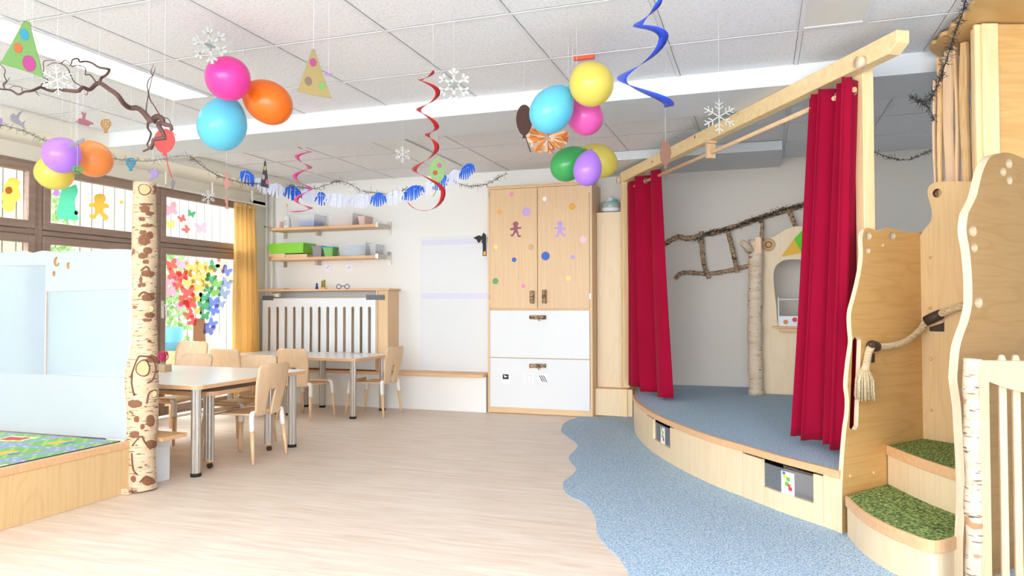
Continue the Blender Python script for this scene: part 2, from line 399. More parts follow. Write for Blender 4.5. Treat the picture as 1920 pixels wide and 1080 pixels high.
# floor
m, n, b = newmat('oak_vinyl_floor')
tc = n.nodes.new('ShaderNodeTexCoord'); br = n.nodes.new('ShaderNodeTexBrick')
br.offset = .37; br.inputs['Scale'].default_value = 1; br.inputs['Brick Width'].default_value = 1.3; br.inputs['Row Height'].default_value = .19
br.inputs['Mortar Size'].default_value = .0012; br.inputs['Color1'].default_value = (.4, .4, .4, 1); br.inputs['Color2'].default_value = (.6, .6, .6, 1); br.inputs['Mortar'].default_value = (.1, .1, .1, 1)
L(n, tc.outputs['Object'], br.inputs['Vector'])
mp = n.nodes.new('ShaderNodeMapping'); mp.inputs['Scale'].default_value = (1, 11, 1); L(n, tc.outputs['Object'], mp.inputs['Vector'])
nz = n.nodes.new('ShaderNodeTexNoise'); nz.inputs['Scale'].default_value = 2.6; nz.inputs['Detail'].default_value = 8; nz.inputs['Distortion'].default_value = .9; L(n, mp.outputs[0], nz.inputs['Vector'])
rp = n.nodes.new('ShaderNodeValToRGB'); rp.color_ramp.elements[0].position = .28; rp.color_ramp.elements[1].position = .68
rp.color_ramp.elements[0].color = rgb(222, 201, 182); rp.color_ramp.elements[1].color = rgb(241, 228, 214)
L(n, nz.outputs['Fac'], rp.inputs[0])
mx = n.nodes.new('ShaderNodeMix'); mx.data_type = 'RGBA'; mx.blend_type = 'OVERLAY'; mx.inputs[0].default_value = .12
L(n, rp.outputs[0], mx.inputs[6]); L(n, br.outputs['Color'], mx.inputs[7]); L(n, mx.outputs[2], b.inputs['Base Color'])
b.inputs['Roughness'].default_value = .42; M['floor'] = m
struct(MB().box((-5.3, -6.0, -.08), (XR, YS+.1, 0)).build('floor', m, keep=True), 'pale oak vinyl floor')

# ceiling tiles
m, n, b = newmat('mineral_fibre_tile')
tc = n.nodes.new('ShaderNodeTexCoord'); nz = n.nodes.new('ShaderNodeTexNoise'); nz.inputs['Scale'].default_value = 70; nz.inputs['Detail'].default_value = 4; nz.inputs['Roughness'].default_value = .75
L(n, tc.outputs['Object'], nz.inputs['Vector'])
rp = n.nodes.new('ShaderNodeValToRGB'); rp.color_ramp.elements[0].position = .36; rp.color_ramp.elements[1].position = .50
rp.color_ramp.elements[0].color = rgb(222, 222, 226); rp.color_ramp.elements[1].color = rgb(240, 241, 244)
L(n, nz.outputs['Fac'], rp.inputs[0]); L(n, rp.outputs[0], b.inputs['Base Color']); b.inputs['Roughness'].default_value = .9
bp = n.nodes.new('ShaderNodeBump'); bp.inputs['Strength'].default_value = .5; bp.inputs['Distance'].default_value = .003
L(n, nz.outputs['Fac'], bp.inputs['Height']); L(n, bp.outputs[0], b.inputs['Normal']); M['tile'] = m
TX, TY = [-1.078+.64*k for k in range(-6, 8)], [3.80+.65*k for k in range(-15, 6)]
mb = MB()
XS = [-4.76]+[x for x in TX if x > -4.76]+[XR]; YT = [-6.0]+[y for y in TY if y > -6.0 and y < YS]+[YS]
g = .013
for i in range(len(XS)-1):
    for j in range(len(YT)-1):
        mb.box((XS[i]+g, YT[j]+g, CEIL+.004), (XS[i+1]-g, YT[j+1]-g, CEIL+.02))
struct(mb.build('ceiling', m, keep=True), 'white mineral fibre tile ceiling')
mb = MB().box((-5.3, -6.0, CEIL+.03), (XR, YS, CEIL+.06))
for x in XS[1:-1]: mb.box((x-.0105, -6.0, CEIL), (x+.0105, YS, CEIL+.003))
for y in YT[1:-1]: mb.box((-4.76, y-.0105, CEIL-.0005), (XR, y+.0105, CEIL+.0025))
struct(mb.build('trim_1', M['tbar'], keep=True), 'white ceiling grid rails')
# soffits
struct(MB().box((XW, -6.0, 2.27), (-4.76, YS, CEIL+.02)).build('trim_2', M['wallcream'], keep=True), 'cream soffit above the windows')
struct(MB().box((-4.76, 4.34, 2.273), (XR, 4.85, CEIL+.02)).build('trim_3', M['beamwhite'], keep=True), 'white boxed beam across the ceiling')
# walls
struct(MB().box((XW-.25, YW, 0), (-1.503, YW+.3, CEIL+.05)).build('wall_back', M['wall'], keep=True), 'white back wall')
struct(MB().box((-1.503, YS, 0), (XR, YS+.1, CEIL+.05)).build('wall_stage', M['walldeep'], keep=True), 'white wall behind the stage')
struct(MB().box((XR, -6.0, 0), (XR+.1, YS+.1, CEIL+.05)).build('wall_right', M['wall'], keep=True))
# duct boxing over the stage
tag(MB().box((-1.40, 6.30, 2.303), (.185, YS, CEIL-.001)).box((-.25, 6.12, 2.335), (-.24, 6.13, 2.336)).build('duct_box', M['beamwhite'], bevel=.004),
    'white boxed duct under the ceiling above the stage back wall', 'duct')
# ceiling light fixtures (milky panels switched off, lit panels glow)
C('milky', 226, 228, 222, .35); C('milky_white', 246, 249, 252, .4)
def fixture(x0, x1, y0, y1, mat, label, z=CEIL):
    t = empty('ceiling_light', ((x0+x1)/2, (y0+y1)/2, z-.006), label, 'ceiling light', 'recessed ceiling lights')
    f = MB(); w_ = .022
    f.box((x0, y0, z-.008), (x1, y0+w_, z)).box((x0, y1-w_, z-.008), (x1, y1, z)).box((x0, y0+w_, z-.008), (x0+w_, y1-w_, z)).box((x1-w_, y0+w_, z-.008), (x1, y1-w_, z))
    f.build('frame', M['tbar'], t); MB().box((x0+w_, y0+w_, z-.004), (x1-w_, y1-w_, z-.001)).build('diffuser', mat, t)
m, n, b = newmat('lit_diffuser'); b.inputs['Base Color'].default_value = rgb(246, 249, 252); b.inputs['Emission Color'].default_value = (1, .98, .95, 1); b.inputs['Emission Strength'].default_value = .9; M['lit'] = m
for _x, _y, _w in ((-1.45, .5, 'ahead left of'), (.95, .5, 'ahead right of'), (-3.4, -1.4, 'far left behind'), (-1.45, -2.6, 'centrally behind'), (.95, -2.6, 'right behind')):
    fixture(_x-.16, _x+.16, _y-.65, _y+.65, M['lit'], 'added fill light panel out of view, above and %s the viewer' % _w)  # glowing panels added to go with the overhead fill, never in view
fixture(-3.60, -3.28, 2.40, 3.77, M['lit'], 'long bright ceiling light panel above the hanging twisted branch')
fixture(.19, .49, 2.2, 3.77, M['milky'], 'grey ceiling light panel at the top right above the curtain beam')
fixture(-3.0, -2.69, 5.23, 6.47, M['milky'], 'ceiling light panel far back beyond the white beam')

# window wall: lintel, frames, panes
mb = MB().box((XW-.25, -6.0, 2.15), (XW, YW, 2.28)).box((XW-.25, 6.62, 0), (XW, YW, 2.2)).box((XW-.25, -6.0, 0), (XW, 5.3, .45)).box((XW-.25, -6.0, .45), (XW, 2.3, 2.2))
struct(mb.build('wall_left', M['wallcream'], keep=True), 'cream window wall')
def window(num, y0, y1, zs, door=False):
    """brown framed window; zs = list of (z0, z1) lights from bottom to top"""
    w0 = MB(); X0, X1 = XW-.05, XW+.015; z0, z1 = zs[0][0], zs[-1][1]
    fr = .03
    w0.box((X0, y0, z0), (X1, y0+fr, z1)).box((X0, y1-fr, z0), (X1, y1, z1)).box((X0, y0+fr, z0), (X1, y1-fr, z0+fr)).box((X0, y0+fr, z1-fr), (X1, y1-fr, z1))
    for (a, b_), (c, d) in zip(zs[:-1], zs[1:]): w0.box((X0, y0+fr, b_-.02), (X1, y1-fr, c+.02))
    o = w0.build(('door_' if door else 'window_')+str(num), M['brown'], keep=True, bevel=.004); struct(o, 'brown timber framed window')
    for k, (a, b_) in enumerate(zs):
        s_ = MB(); X2, X3 = XW-.03, XW+.028; e = .058
        ya, yb, za, zb = y0+fr+.004, y1-fr-.004, a+.026, b_-.026
        s_.box((X2, ya, za), (X3, ya+e, zb)).box((X2, yb-e, za), (X3, yb, zb)).box((X2, ya+e, za), (X3, yb-e, za+e)).box((X2, ya+e, zb-e), (X3, yb-e, zb))
        s = s_.build('sash', M['brown'], o, bevel=.004)
        p = MB().box((XW-.006, ya+e, za+e), (XW, yb-e, zb-e)).build('glass_pane', M['glass'], s)
    return o
UPZ = (1.61, 2.15)
window(1, 2.3, 4.14, [(.45, 1.61), UPZ]); window(2, 4.14, 5.31, [(.45, 1.61), UPZ])

d = window(3, 5.31, 6.62, [(.03, 1.61), UPZ], door=True)
hd = MB().box((XW+.028, 5.345, .93), (XW+.036, 5.375, 1.09)).tube([(XW+.036, 5.36, 1.05), (XW+.075, 5.36, 1.05), (XW+.078, 5.36, .93)], .009)
hd.build('door_handle', M['plastic'], d)
MB().box((XW+.028, 4.115, 2.0), (XW+.05, 4.15, 2.05)).build('hinge', M['chrome'], d)

# outdoors
C('terrace', 205, 200, 190, .9); C('fence_wood', 192, 186, 172, .8, var=.1)
struct(MB().box((-16, -6, -.12), (-5.5, 16, -.05)).build('ground', M['terrace'], keep=True))
fb = MB(); y = -3.0; random.seed(3)
fence = empty('garden_fence', (-7.3, 5, -.05), 'pale upright board fence outside the windows', 'fence')
yy = 0.5
bd = MB()
while yy < 13:
    ww = .135+random.uniform(-.01, .01); bd.box((-7.31, yy, 0), (-7.28, yy+ww, 2.95+random.uniform(-.01, .01))); yy += ww+.015
bd.build('board_panel', M['fence_wood'], fence)
MB().box((-7.40, .5, .0), (-7.37, 13, 2.9)).box((-7.36, .5, .35), (-7.31, 13, .45)).box((-7.36, .5, 1.9), (-7.31, 13, 2.0)).build('rail', M['fence_wood'], fence)  # tall sheet is an added backing that greys the gaps between boards
C('leafgreen', 150, 190, 120, .7, var=.3, scale=20)
def shrub(loc, r, h, label, cnt=900):
    mb = MB(); random.seed(int(loc[1]*10))
    for i in range(cnt):
        a, b_ = random.uniform(0, 2*PI), random.uniform(0, 1); rr = r*math.sqrt(random.random())*(1-.4*b_)
        p = Vector((loc[0]+rr*math.cos(a), loc[1]+rr*math.sin(a), loc[2]+h*b_)); s_ = random.uniform(.02, .05)
        u = Vector([random.uniform(-1, 1) for _ in range(3)]).normalized(); v = u.orthogonal().normalized()
        mb.add([p-u*s_, p+v*s_*.5, p+u*s_, p-v*s_*.5], [(0, 1, 2, 3)])
    mb.tube([loc, (loc[0], loc[1], loc[2]+h*.7)], [.015, .005], 6)
    tag(mb.build('shrub', M['leafgreen'], fix=False), label, 'shrub', 'shrubs in front of the fence')
shrub((-6.9, 5.6, -.05), .32, 2.3, 'pale leafy shrub in front of the fence behind the window with the green paper figure')
shrub((-6.8, 4.6, -.05), .45, 1.6, 'low leafy shrub behind the leftmost brown window')
shrub((-6.9, 7.2, -.05), .3, 1.9, 'pale leafy shrub behind the glass door beside the butterflies')
# blue tub and terracotta pot outside
C('tubblue', 110, 190, 232, .5); C('terracotta', 240, 200, 170, .8); C('limegreen', 200, 226, 110, .6)
p = WX(321, 640, -6.2)
t = MB().lathe([(.0, 0), (.10, 0), (.125, .26), (.118, .26), (.105, .02), (0, .02)], (p.x, p.y, p.z-.10)).build('tub', M['tubblue'])
tag(t, 'light blue plastic tub standing outside the glass door', 'tub')
st = MB().cyl((p.x, p.y, -.05), (p.x, p.y, p.z-.101), .16).build('tree_stump', M['cutwood']); tag(st, 'pale stump under the blue tub outside', 'stump')
p = WX(398, 640, -6.2)
tag(MB().lathe([(0, 0), (.11, 0), (.14, .75), (.13, .75), (.1, .03), (0, .03)], (p.x, p.y, -.05)).build('planter', M['terracotta']), 'pale terracotta planter outside behind the butterfly tree', 'planter')

# yellow curtain and rail
ycz = 2.11
cv = MB(); N = 90
def ysheet(mb, y0, y1, x, z0, z1, amp, folds, flare=0):
    vs = []; fs = []; R = 14
    for k in range(R+1):
        z = z1+(z0-z1)*k/R; f = k/R
        for i in range(N+1):
            s_ = i/N; a = amp*(.5+.7*min(1, f*2))
            vs.append((x+a*math.sin(s_*folds*2*PI+.6*math.sin(s_*9))+.012*math.sin(s_*31+f*3), y0+(y1-y0)*s_+flare*f*s_, z))
    for k in range(R):
        for i in range(N): fs.append((k*(N+1)+i, k*(N+1)+i+1, (k+1)*(N+1)+i+1, (k+1)*(N+1)+i))
    mb.add(vs, fs, True)
a0, a1 = WX(437, 600, -5.13).y, WX(478, 400, -5.13).y
ysheet(cv, a0, a1, -5.13, .04, ycz, .026, 7, .09)
t = empty('window_curtain', (-5.13, (a0+a1)/2, .04), 'long yellow curtain drawn to the corner beside the glass door', 'curtain')
o = cv.build('fabric', M['ycurtain'], t, fix=False); so = o.modifiers.new('s', 'SOLIDIFY'); so.thickness = .002
hdm = MB(); ysheet(hdm, a0, a1, -5.115, ycz-.04, ycz, .018, 12); hdm.build('heading_tape', M['ycurtain'], t, fix=False)
rl = empty('curtain_rail', (-5.13, 5.4, 2.14), 'white curtain rail above the glass door', 'curtain rail')
MB().box((-5.15, 5.2, 2.125), (-5.125, 6.75, 2.14)).build('rail', M['plastic'], rl)
for yk in (5.3, 5.9, 6.5): MB().box((-5.25, yk, 2.14), (-5.13, yk+.012, 2.15)).box((-5.145, yk, 2.14), (-5.13, yk+.012, 2.27)).build('bracket', M['plastic'], rl)
# pipes in the corner
pp = empty('heating_pipes', (-5.2, 6.8, 0), 'two cream heating pipes running up the back left corner', 'pipes')
for dx in (-5.20, -5.125):
    f = MB().cyl((dx, 6.83, .02), (dx, 6.83, 2.27), .014, 12).build('pipe', M['wallcream'], pp)
MB().cyl((-5.20, 6.80, 1.92), (-5.20, 6.86, 1.92), .011, 10).build('pipe_clip', M['chrome'], pp)

# ================================================================ BLUE CARPET
edge = [(1080,784),(1060,792),(1052,806),(1062,818),(1082,832),(1080,842),(1067,856),(1070,866),(1080,878),(1074,890),(1058,902),(1056,914),(1066,928),(1092,942),(1108,955),(1117,975),(1120,1000),(1136,1022),(1160,1045),(1176,1070),(1182,1090)]
ep = [WZ(x, y, .004) for x, y in edge]
ep = [p.copy() for p in cr(ep, 5)]
poly = [(p.x, p.y) for p in ep]+[(-.40, 2.4), (-.2, 1.6), (.1, .8), (.2, -5.9), (XR-.01, -5.9), (XR-.01, YS-.02), (-1.40, YS-.02), (-1.40, 6.72), (-1.60, 6.69)]
o = MB().prism(poly, .0005, .006).build('wavy_carpet', M['carpet'], keep=True); tag(o, 'blue speckled carpet with a wavy edge laid on the oak floor', 'carpet')

# ================================================================ STAGE
SZ = .285
base = [(1192,783),(1192,812),(1217,842),(1265,874),(1330,907),(1397,934),(1470,963),(1545,989),(1578,1001)]
bp_ = [Vector((-1.085, 6.80, 0))]+[WZ(x, y, 0) for x, y in base[1:]]
bp_ = [Vector((-1.10, 7.09, 0))]+bp_
curve = cr(bp_, 14)
def arclen(c):
    s = [0]
    for a, b_ in zip(c[:-1], c[1:]): s.append(s[-1]+(b_-a).length)
    return s
SL = arclen(curve)
def cpt(s):
    for i in range(len(SL)-1):
        if s <= SL[i+1]:
            t = (s-SL[i])/(SL[i+1]-SL[i]); p = curve[i].lerp(curve[i+1], t); d = (curve[i+1]-curve[i]).normalized()
            return p, Vector((d.y, -d.x, 0))*-1 if False else Vector((d.y, -d.x, 0))
    d = (curve[-1]-curve[-2]).normalized(); return curve[-1].copy(), Vector((d.y, -d.x, 0))
def s_at_px(px):
    best = None
    for k in range(601):
        s = SL[-1]*k/600; p, _ = cpt(s); v = p-CAMPOS; x = 960+F_PX*v.dot(RT)/v.dot(FW)
        if p.y > 6.3: continue
        if best is None or abs(x-px) < best[0]: best = (abs(x-px), s)
    return best[1]
def strip(mb, s0, s1, z0, z1, o0, o1, mi=0):
    """curved slab along the stage front; o0..o1 = offsets outward"""
    k = max(2, int((s1-s0)/.05)); vs = []
    for i in range(k+1):
        p, nn = cpt(s0+(s1-s0)*i/k)
        # outward = toward the camera side
        if nn.dot(CAMPOS-p) < 0: nn = -nn
        nn = Vector((nn.x, nn.y, 0))
        a, b_ = p+nn*o0, p+nn*o1
        vs += [(a.x, a.y, z0), (b_.x, b_.y, z0), (b_.x, b_.y, z1), (a.x, a.y, z1)]
    fs = [(0, 1, 2, 3), (4*k, 4*k+3, 4*k+2, 4*k+1)]
    for i in range(k):
        for j in range(4): fs.append((4*i+j, 4*i+(j+1) % 4, 4*i+4+(j+1) % 4, 4*i+4+j))
    return mb.add(vs, fs, False, mi)
stage = empty('stage_platform', (0, 5.2, 0), 'low curved plywood stage with blue carpet top and red curtains', 'stage')
LP0 = Vector((.373, 3.686, 0)); LD = Vector((.402, .489, 0)).normalized(); LN = Vector((LD.y, -LD.x, 0))   # left stair panel
LC = LP0+LD*.633
rimin = [cpt(SL[-1]*i/60)[0] for i in range(61)]
poly = [(p.x, p.y) for p in rimin]+[(LP0.x-.02, LP0.y+.03), (LC.x-.03, LC.y+.03), (LC.x+.4, LC.y+.1), (XR-.03, LC.y+.1), (XR-.03, YS-.01)]
MB().prism(poly, SZ-.02, SZ).build('stage_carpet', M['carpet'], stage)
MB().prism(poly, SZ-.036, SZ-.021).build('deck', M['plyh'], stage)
strip(MB(), 0, SL[-1], SZ-.034, SZ+.002, -.004, .016).build('rim', M['beech'], stage, bevel=.002)
marks = [s_at_px(x) for x in (1216, 1264, 1396, 1546)]
FT, FZ = SZ-.035, 0.006
strip(MB(), 0, marks[0]-.004, FZ, FT, -.012, .006).build('front_panel', M['plylight'], stage)
strip(MB(), marks[1]+.004, marks[2]-.004, FZ, FT, -.012, .006).build('front_panel', M['plylight'], stage)
strip(MB(), marks[3]+.002, SL[-1], FZ, FT, -.012, .006).build('front_panel', M['plylight'], stage)
C('cardwhite', 246, 248, 252, .4); C('dy', 240, 220, 60); C('dg', 120, 190, 70); C('dr', 214, 70, 80); C('db', 60, 120, 210); C('traybrown', 196, 178, 164)
def drawer(s0, s1, lab):
    l = s1-s0; a, b_ = s0+l*.24 if l > .6 else s0+l*.28, s1-l*.16 if l > .6 else s1-l*.1
    zb, zt = .10, FT-.028
    m_ = MB(); strip(m_, s0, a, FZ, FT-.01, -.012, .006); strip(m_, b_, s1, FZ, FT-.01, -.012, .006); strip(m_, a, b_, FZ, zb, -.012, .006)
    dr = m_.build('drawer_front', M['plylight'], stage); dr['label'] = lab
    strip(MB(), a, b_, zb-.01, zt, -.0115, -.0085).build('drawer_window', M['acryl'], dr)
    q = MB(); strip(q, s0+.01, s1-.01, .02, .03, -.25, -.02); strip(q, s0+.01, s1-.01, .03, .16, -.26, -.25); q.build('drawer_tray', M['traybrown'], dr)
    pm = (a+b_)/2
    c_ = MB(); strip(c_, pm-.045, pm+.045, zb, zt-.012, -.0085, -.0075)
    for k, (u, v, r_, i_) in enumerate([(-.02, .085, .012, 1), (.005, .075, .012, 2), (-.005, .05, .013, 2), (.018, .03, .012, 3), (-.025, .1, .01, 4), (.01, .045, .009, 3)]):
        strip(c_, pm+u-r_, pm+u+r_, zb+v-r_*.8, zb+v+r_*.8, -.0075, -.0068, i_)
    c_.build('picture_card', [M['cardwhite'], M['dy'], M['dg'], M['dr'], M['db']], dr)
    q = MB(); strip(q, a+.03, b_-.02, .05, .062, -.10, -.03); q.build('drawer_content', M['white'], dr)
drawer(marks[0], marks[1], 'narrow far drawer with clear window'); drawer(marks[2], marks[3], 'wide near drawer with clear window')

# ================================================================ STAIR
STZ1, STZ2 = .185, .37
t = empty('stair_block', (.7, 3.6, 0), 'two wedge steps covered in green artificial grass between plywood panels', 'stairs')
nose1 = [WZ(x, y, STZ1) for x, y in ((1590, 930), (1620, 957), (1660, 980), (1700, 997), (1750, 1013))]
e1 = LP0+LD*.02
NP0 = Vector((.62, 3.0, 0))                                     # outer face line of the near tall panel
near1 = NP0+LD*.13-LN*.035
nl = [Vector((p.x, p.y, 0)) for p in nose1]+[Vector((near1.x-.0, near1.y-.0, 0))]
nl = cr(nl, 6)
r2a, r2b = Vector((.580, 3.925, 0)), Vector((.842, 3.285, 0))
mid = (r2a+r2b)/2+Vector((-.02, -.012, 0)); rl2 = cr([r2a, mid, r2b], 8)
p1 = [(p.x, p.y) for p in nl]+[(p.x, p.y) for p in reversed(rl2)]
MB().prism(p1, STZ1-.014, STZ1).build('grass_tread', M['grass'], t)
def wallstrip(line, z0, z1, th, mb=None):
    mb = mb or MB(); vs = []
    for i, p in enumerate(line):
        d_ = (line[min(i+1, len(line)-1)]-line[max(i-1, 0)]).normalized(); nn = Vector((d_.y, -d_.x, 0))
        if nn.dot(CAMPOS-p) < 0: nn = -nn
        a, b_ = p, p+Vector((nn.x, nn.y, 0))*th
        vs += [(a.x, a.y, z0), (b_.x, b_.y, z0), (b_.x, b_.y, z1), (a.x, a.y, z1)]
    k = len(line)-1; fs = [(0, 1, 2, 3), (4*k, 4*k+3, 4*k+2, 4*k+1)]
    for i in range(k):
        for j in range(4): fs.append((4*i+j, 4*i+(j+1) % 4, 4*i+4+(j+1) % 4, 4*i+4+j))
    return mb.add(vs, fs)
wallstrip(nl, STZ1-.045, STZ1+.001, .012).build('nosing', M['beech'], t, bevel=.002)
wallstrip(nl, .006, STZ1-.045, .004).build('riser', M['plylight'], t)
PD2 = LN                                                         # direction of the rear panel
p2 = [(p.x, p.y) for p in rl2]+[((NP0+LD*.98).x-.03, (NP0+LD*.98).y), ((LC).x, (LC).y)]
MB().prism(p2, STZ2-.014, STZ2).build('grass_tread', M['grass'], t)
wallstrip(rl2, STZ2-.045, STZ2+.001, .012).build('nosing', M['beech'], t, bevel=.002)
wallstrip(rl2, STZ1, STZ2-.045, .004).build('riser', M['plylight'], t)
# left panel
sp = lambda px, py: (lambda p: ((p-LP0).dot(LD), p.z))(WP(px, py, LP0, LN))
out = [sp(*q) for q in [(1579,1000),(1579,940),(1580,900),(1583,850),(1587,805),(1591,777),(1592,750),(1589,722),(1592,687),(1595,664),(1598,639),(1596,614),(1596,586),(1603,558),(1610,530),(1616,498),(1618,474),(1617,445),(1622,429),(1632,428),(1648,432),(1666,427),(1683,431),(1701,436),(1729,434)]]
out = [(p.x, p.y) for p in cr([Vector((a, b_, 0)) for a, b_ in out], 4)]
out = out+[(.633, .006)]; out[0] = (out[0][0], .006)
def hole(px, py, r): a, b_ = sp(px, py); return circ(a, b_, r*1.5, 20, r*1.1)
s0 = sp(1607, 638); s1 = sp(1601, 800)
slot = [(s0[0]+dx_, s0[1]+dz_) for dx_, dz_ in ((.014, .016), (-.016, .016), (-.034, 0))]+[(s1[0]+dx_, s1[1]+dz_) for dx_, dz_ in ((-.034, 0), (-.016, -.016), (.014, -.016), (.032, 0))]+[(s0[0]+.032, s0[1])]
t = empty('stair_side_panel', LP0+LD*.3, 'wavy plywood panel left of the steps with long slot and round holes', 'panel')
MB().panel([out, hole(1628, 442, .018), hole(1627, 470, .014), hole(1673, 442, .018), slot], LP0, LD, (0, 0, 1), LN*-.022, 0, 1).build('board', [M['plyh'], M['plyedge']], t)
for px, py in ((1594, 892), (1638, 886), (1655, 460)):
    c = WP(px, py, LP0, LN); MB().sphere(c, .007).build('screw_cap', M['beech'], t)
# rear panel
RN = LD; rp_ = lambda px, py: (lambda p: ((p-LC).dot(LN), p.z))(WP(px, py, LC, LD))
out = [rp_(*q) for q in [(1733,430),(1745,415),(1747,395),(1741,372),(1739,358),(1745,346),(1760,341),(1800,340),(1838,341)]]
out = [(p.x, p.y) for p in cr([Vector((a, b_, 0)) for a, b_ in out], 4)]
out = [(.0, STZ2)]+[(0.0, out[0][1]-.03)]+out+[(.60, out[-1][1]), (.60, STZ2)]
a, b_ = rp_(1757, 362)
t = empty('stair_rear_panel', LC+LN*.3, 'pale plywood panel closing the back of the steps with one round hole', 'panel')
MB().panel([out, circ(a, b_, .022)], LC, LN, (0, 0, 1), LD*.024, 0, 1).build('board', [M['ply'], M['barkdark']], t)
for px, py in ((1744, 483), (1744, 577), (1745, 673), (1746, 769)):
    MB().sphere(WP(px, py, LC, LD), .009).build('screw_cap', M['beech'], t)
# near tall panel
np_ = lambda px, py: (lambda p: ((p-NP0).dot(LD), p.z))(WP(px, py, NP0, LN))
out = [np_(*q) for q in [(1806,1079),(1806,1017),(1808,980),(1810,930),(1808,876),(1806,835),(1804,800),(1802,765),(1798,735),(1795,712),(1796,690),(1799,657),(1803,639),(1809,621),(1815,605),(1820,586),(1823,565),(1823,535),(1821,498),(1817,463),(1812,433),(1815,403),(1820,391),(1831,368),(1836,348),(1841,328),(1848,309),(1857,294),(1871,288),(1889,286),(1908,292),(1919,297)]]
out = [(p.x, p.y) for p in cr([Vector((a, b_, 0)) for a, b_ in out], 4)]
out = [(out[0][0], .006)]+out+[(1.0, 1.60), (1.0, .006)]
t = empty('stair_side_panel', NP0+LD*.6, 'tall wavy plywood panel right of the steps with groups of round holes', 'panel')
def nh(px, py, r): a, b_ = np_(px, py); return circ(a, b_, r*1.3, 20, r)
MB().panel([out, nh(1892, 307, .02), nh(1881, 322, .018), nh(1893, 338, .018), nh(1824, 433, .022), nh(1827, 464, .018), nh(1835, 567, .022)], NP0, LD, (0, 0, 1), LN*-.032, 0, 1).build('board', [M['plyn'], M['plyedge']], t)

# rope handrail
rpts = [(1622,648,.02),(1650,650,.05),(1672,647,.05),(1700,633,.05)]
P = [WP(1622, 650, LP0, LN)+LN*.03, WP(1655, 648, LP0, LN)+LN*.035, WP(1685, 640, LP0, LN)+LN*.035, WP(1715, 618, LP0, LN)+LN*.03, WP(1742, 602, LC, LD)-LD*.03, WP(1768, 590, LC, LD)-LD*.035, WP(1790, 581, LC, LD)-LD*.035, WP(1815, 572, LC, LD)-LD*.03]
path = cr(P, 14)
t = empty('rope_handrail', P[0], 'thick hemp rope handrail with tassel looping across the stair panels', 'rope')
rb = MB()
for k in range(3):
    q = []; L_ = 0
    for i, p in enumerate(path):
        if i: L_ += (p-path[i-1]).length
        tt = (path[min(i+1, len(path)-1)]-path[max(i-1, 0)]).normalized(); a_ = tt.cross(Vector((0, 0, 1))).normalized(); b_ = tt.cross(a_)
        an = L_*95+k*2*PI/3; q.append(p+(a_*math.cos(an)+b_*math.sin(an))*.008)
    rb.tube(q, .0098, 8)
rb.build('rope', M['rope'], t)
q0 = P[0]; q1 = WP(1608, 690, LP0, LN)+LN*.035; q2 = WP(1611, 700, LP0, LN)+LN*.035
MB().tube(cr([q0, q0+Vector((-.012, 0, -.03)), q1+Vector((.006, 0, .01)), q1], 5), [.018]*16, 10).build('rope_end', M['rope'], t)
tb = MB(); random.seed(5)
for i in range(70):
    a = random.uniform(0, 2*PI); r_ = math.sqrt(random.random())
    e = q1+Vector((math.cos(a)*.045*r_, math.sin(a)*.03*r_, -.135+random.uniform(-.015, .01)))
    s_ = q1+Vector((math.cos(a)*.012*r_, math.sin(a)*.012*r_, .005)); mdl = s_.lerp(e, .45)+Vector((math.cos(a)*.012, math.sin(a)*.008, .01))
    tb.tube([s_, mdl, e], [.0035, .0035, .0028], 5)
tb.build('tassel', M['rope'], t)
MB().tube(cr([P[0]+Vector((-.005, 0, .012)), P[0]+LD*.02+Vector((0, 0, .004)), P[0]+LD*.045], 4), [.02, .022, .023, .024, .024, .024, .024, .024, .023][:9], 12).build('strap', M['darkmetal'], t)
def plate(px, py, p0, n, u, w_, h_, name='strap_end', mat='darkmetal', th=.004):
    c = WP(px, py, p0, n); s = 1 if n == LN else -1
    MB().panel([rrect(-w_/2, -h_/2, w_/2, h_/2, .006)], c+n*(.001*s), u, (0, 0, 1), n*(th*s)).build(name, M[mat], t)
plate(1635, 671, LP0, LN, LD, .03, .045)
i6 = len(path)*4//7
MB().tube([P[4]+(P[5]-P[4])*.05, P[4]+(P[5]-P[4])*.5, P[4]+(P[5]-P[4])*1.1], [.025, .026, .024], 12).build('strap', M['darkmetal'], t)
plate(1757, 612, LC, LD, LN, .07, .05); 
c = WP(1757, 606, LC, LD); MB().panel([rrect(-.035, -.008, .035, .008, .004)], c-LD*.006, LN*.94+Vector((0, 0, .33)), Vector((0, 0, .94))-LN*.33, LD*-.003).build('strap_plate', M['beech'], t)

# ================================================================ LOFT (upper right)
SD, SN = LN, LD
def slab(px0, px1, pyt, off, mat, label, lean=0, zt=None):
    base0 = LC+LD*off
    a = WP(px0, 345, base0, LD); b_ = WP(px1, 345, base0, LD); w_ = (b_-a).length
    top = min(zt or WP((px0+px1)/2, pyt, base0, LD).z, 2.335)
    dirv = (b_-a).normalized(); mb = MB(); vs = []; fs = []
    K = 14
    for i in range(K+1):
        z = STZ2+.02+(top-STZ2-.02)*i/K; cx = (a+b_)/2+dirv*(lean*(i/K-.5)+.004*math.sin(i*1.3+px0)); hw = w_/2*(1+.07*math.sin(i*.9+px0))
        if i == K: hw *= .75
        for dx, dy in ((-hw, 0), (-hw*.7, -.012), (hw*.7, -.012), (hw, 0), (hw*.8, .02), (-hw*.8, .02)):
            p = Vector((cx.x, cx.y, 0))+dirv*dx+LD*(dy+.012); vs.append((p.x, p.y, z))
    for i in range(K):
        for j in range(6): fs.append((6*i+j, 6*i+(j+1) % 6, 6*i+6+(j+1) % 6, 6*i+6+j))
    fs += [(5, 4, 3, 2, 1, 0), tuple(6*K+j for j in range(6))]
    mb.add(vs, fs); tag(mb.build('palisade_slab', mat, bevel=.003), label, 'slab', 'upright timber slabs of the loft')
slab(1749, 1754, 148, .05, M['slabpale'], 'thin pinkish upright slab, leftmost of the loft palisade')
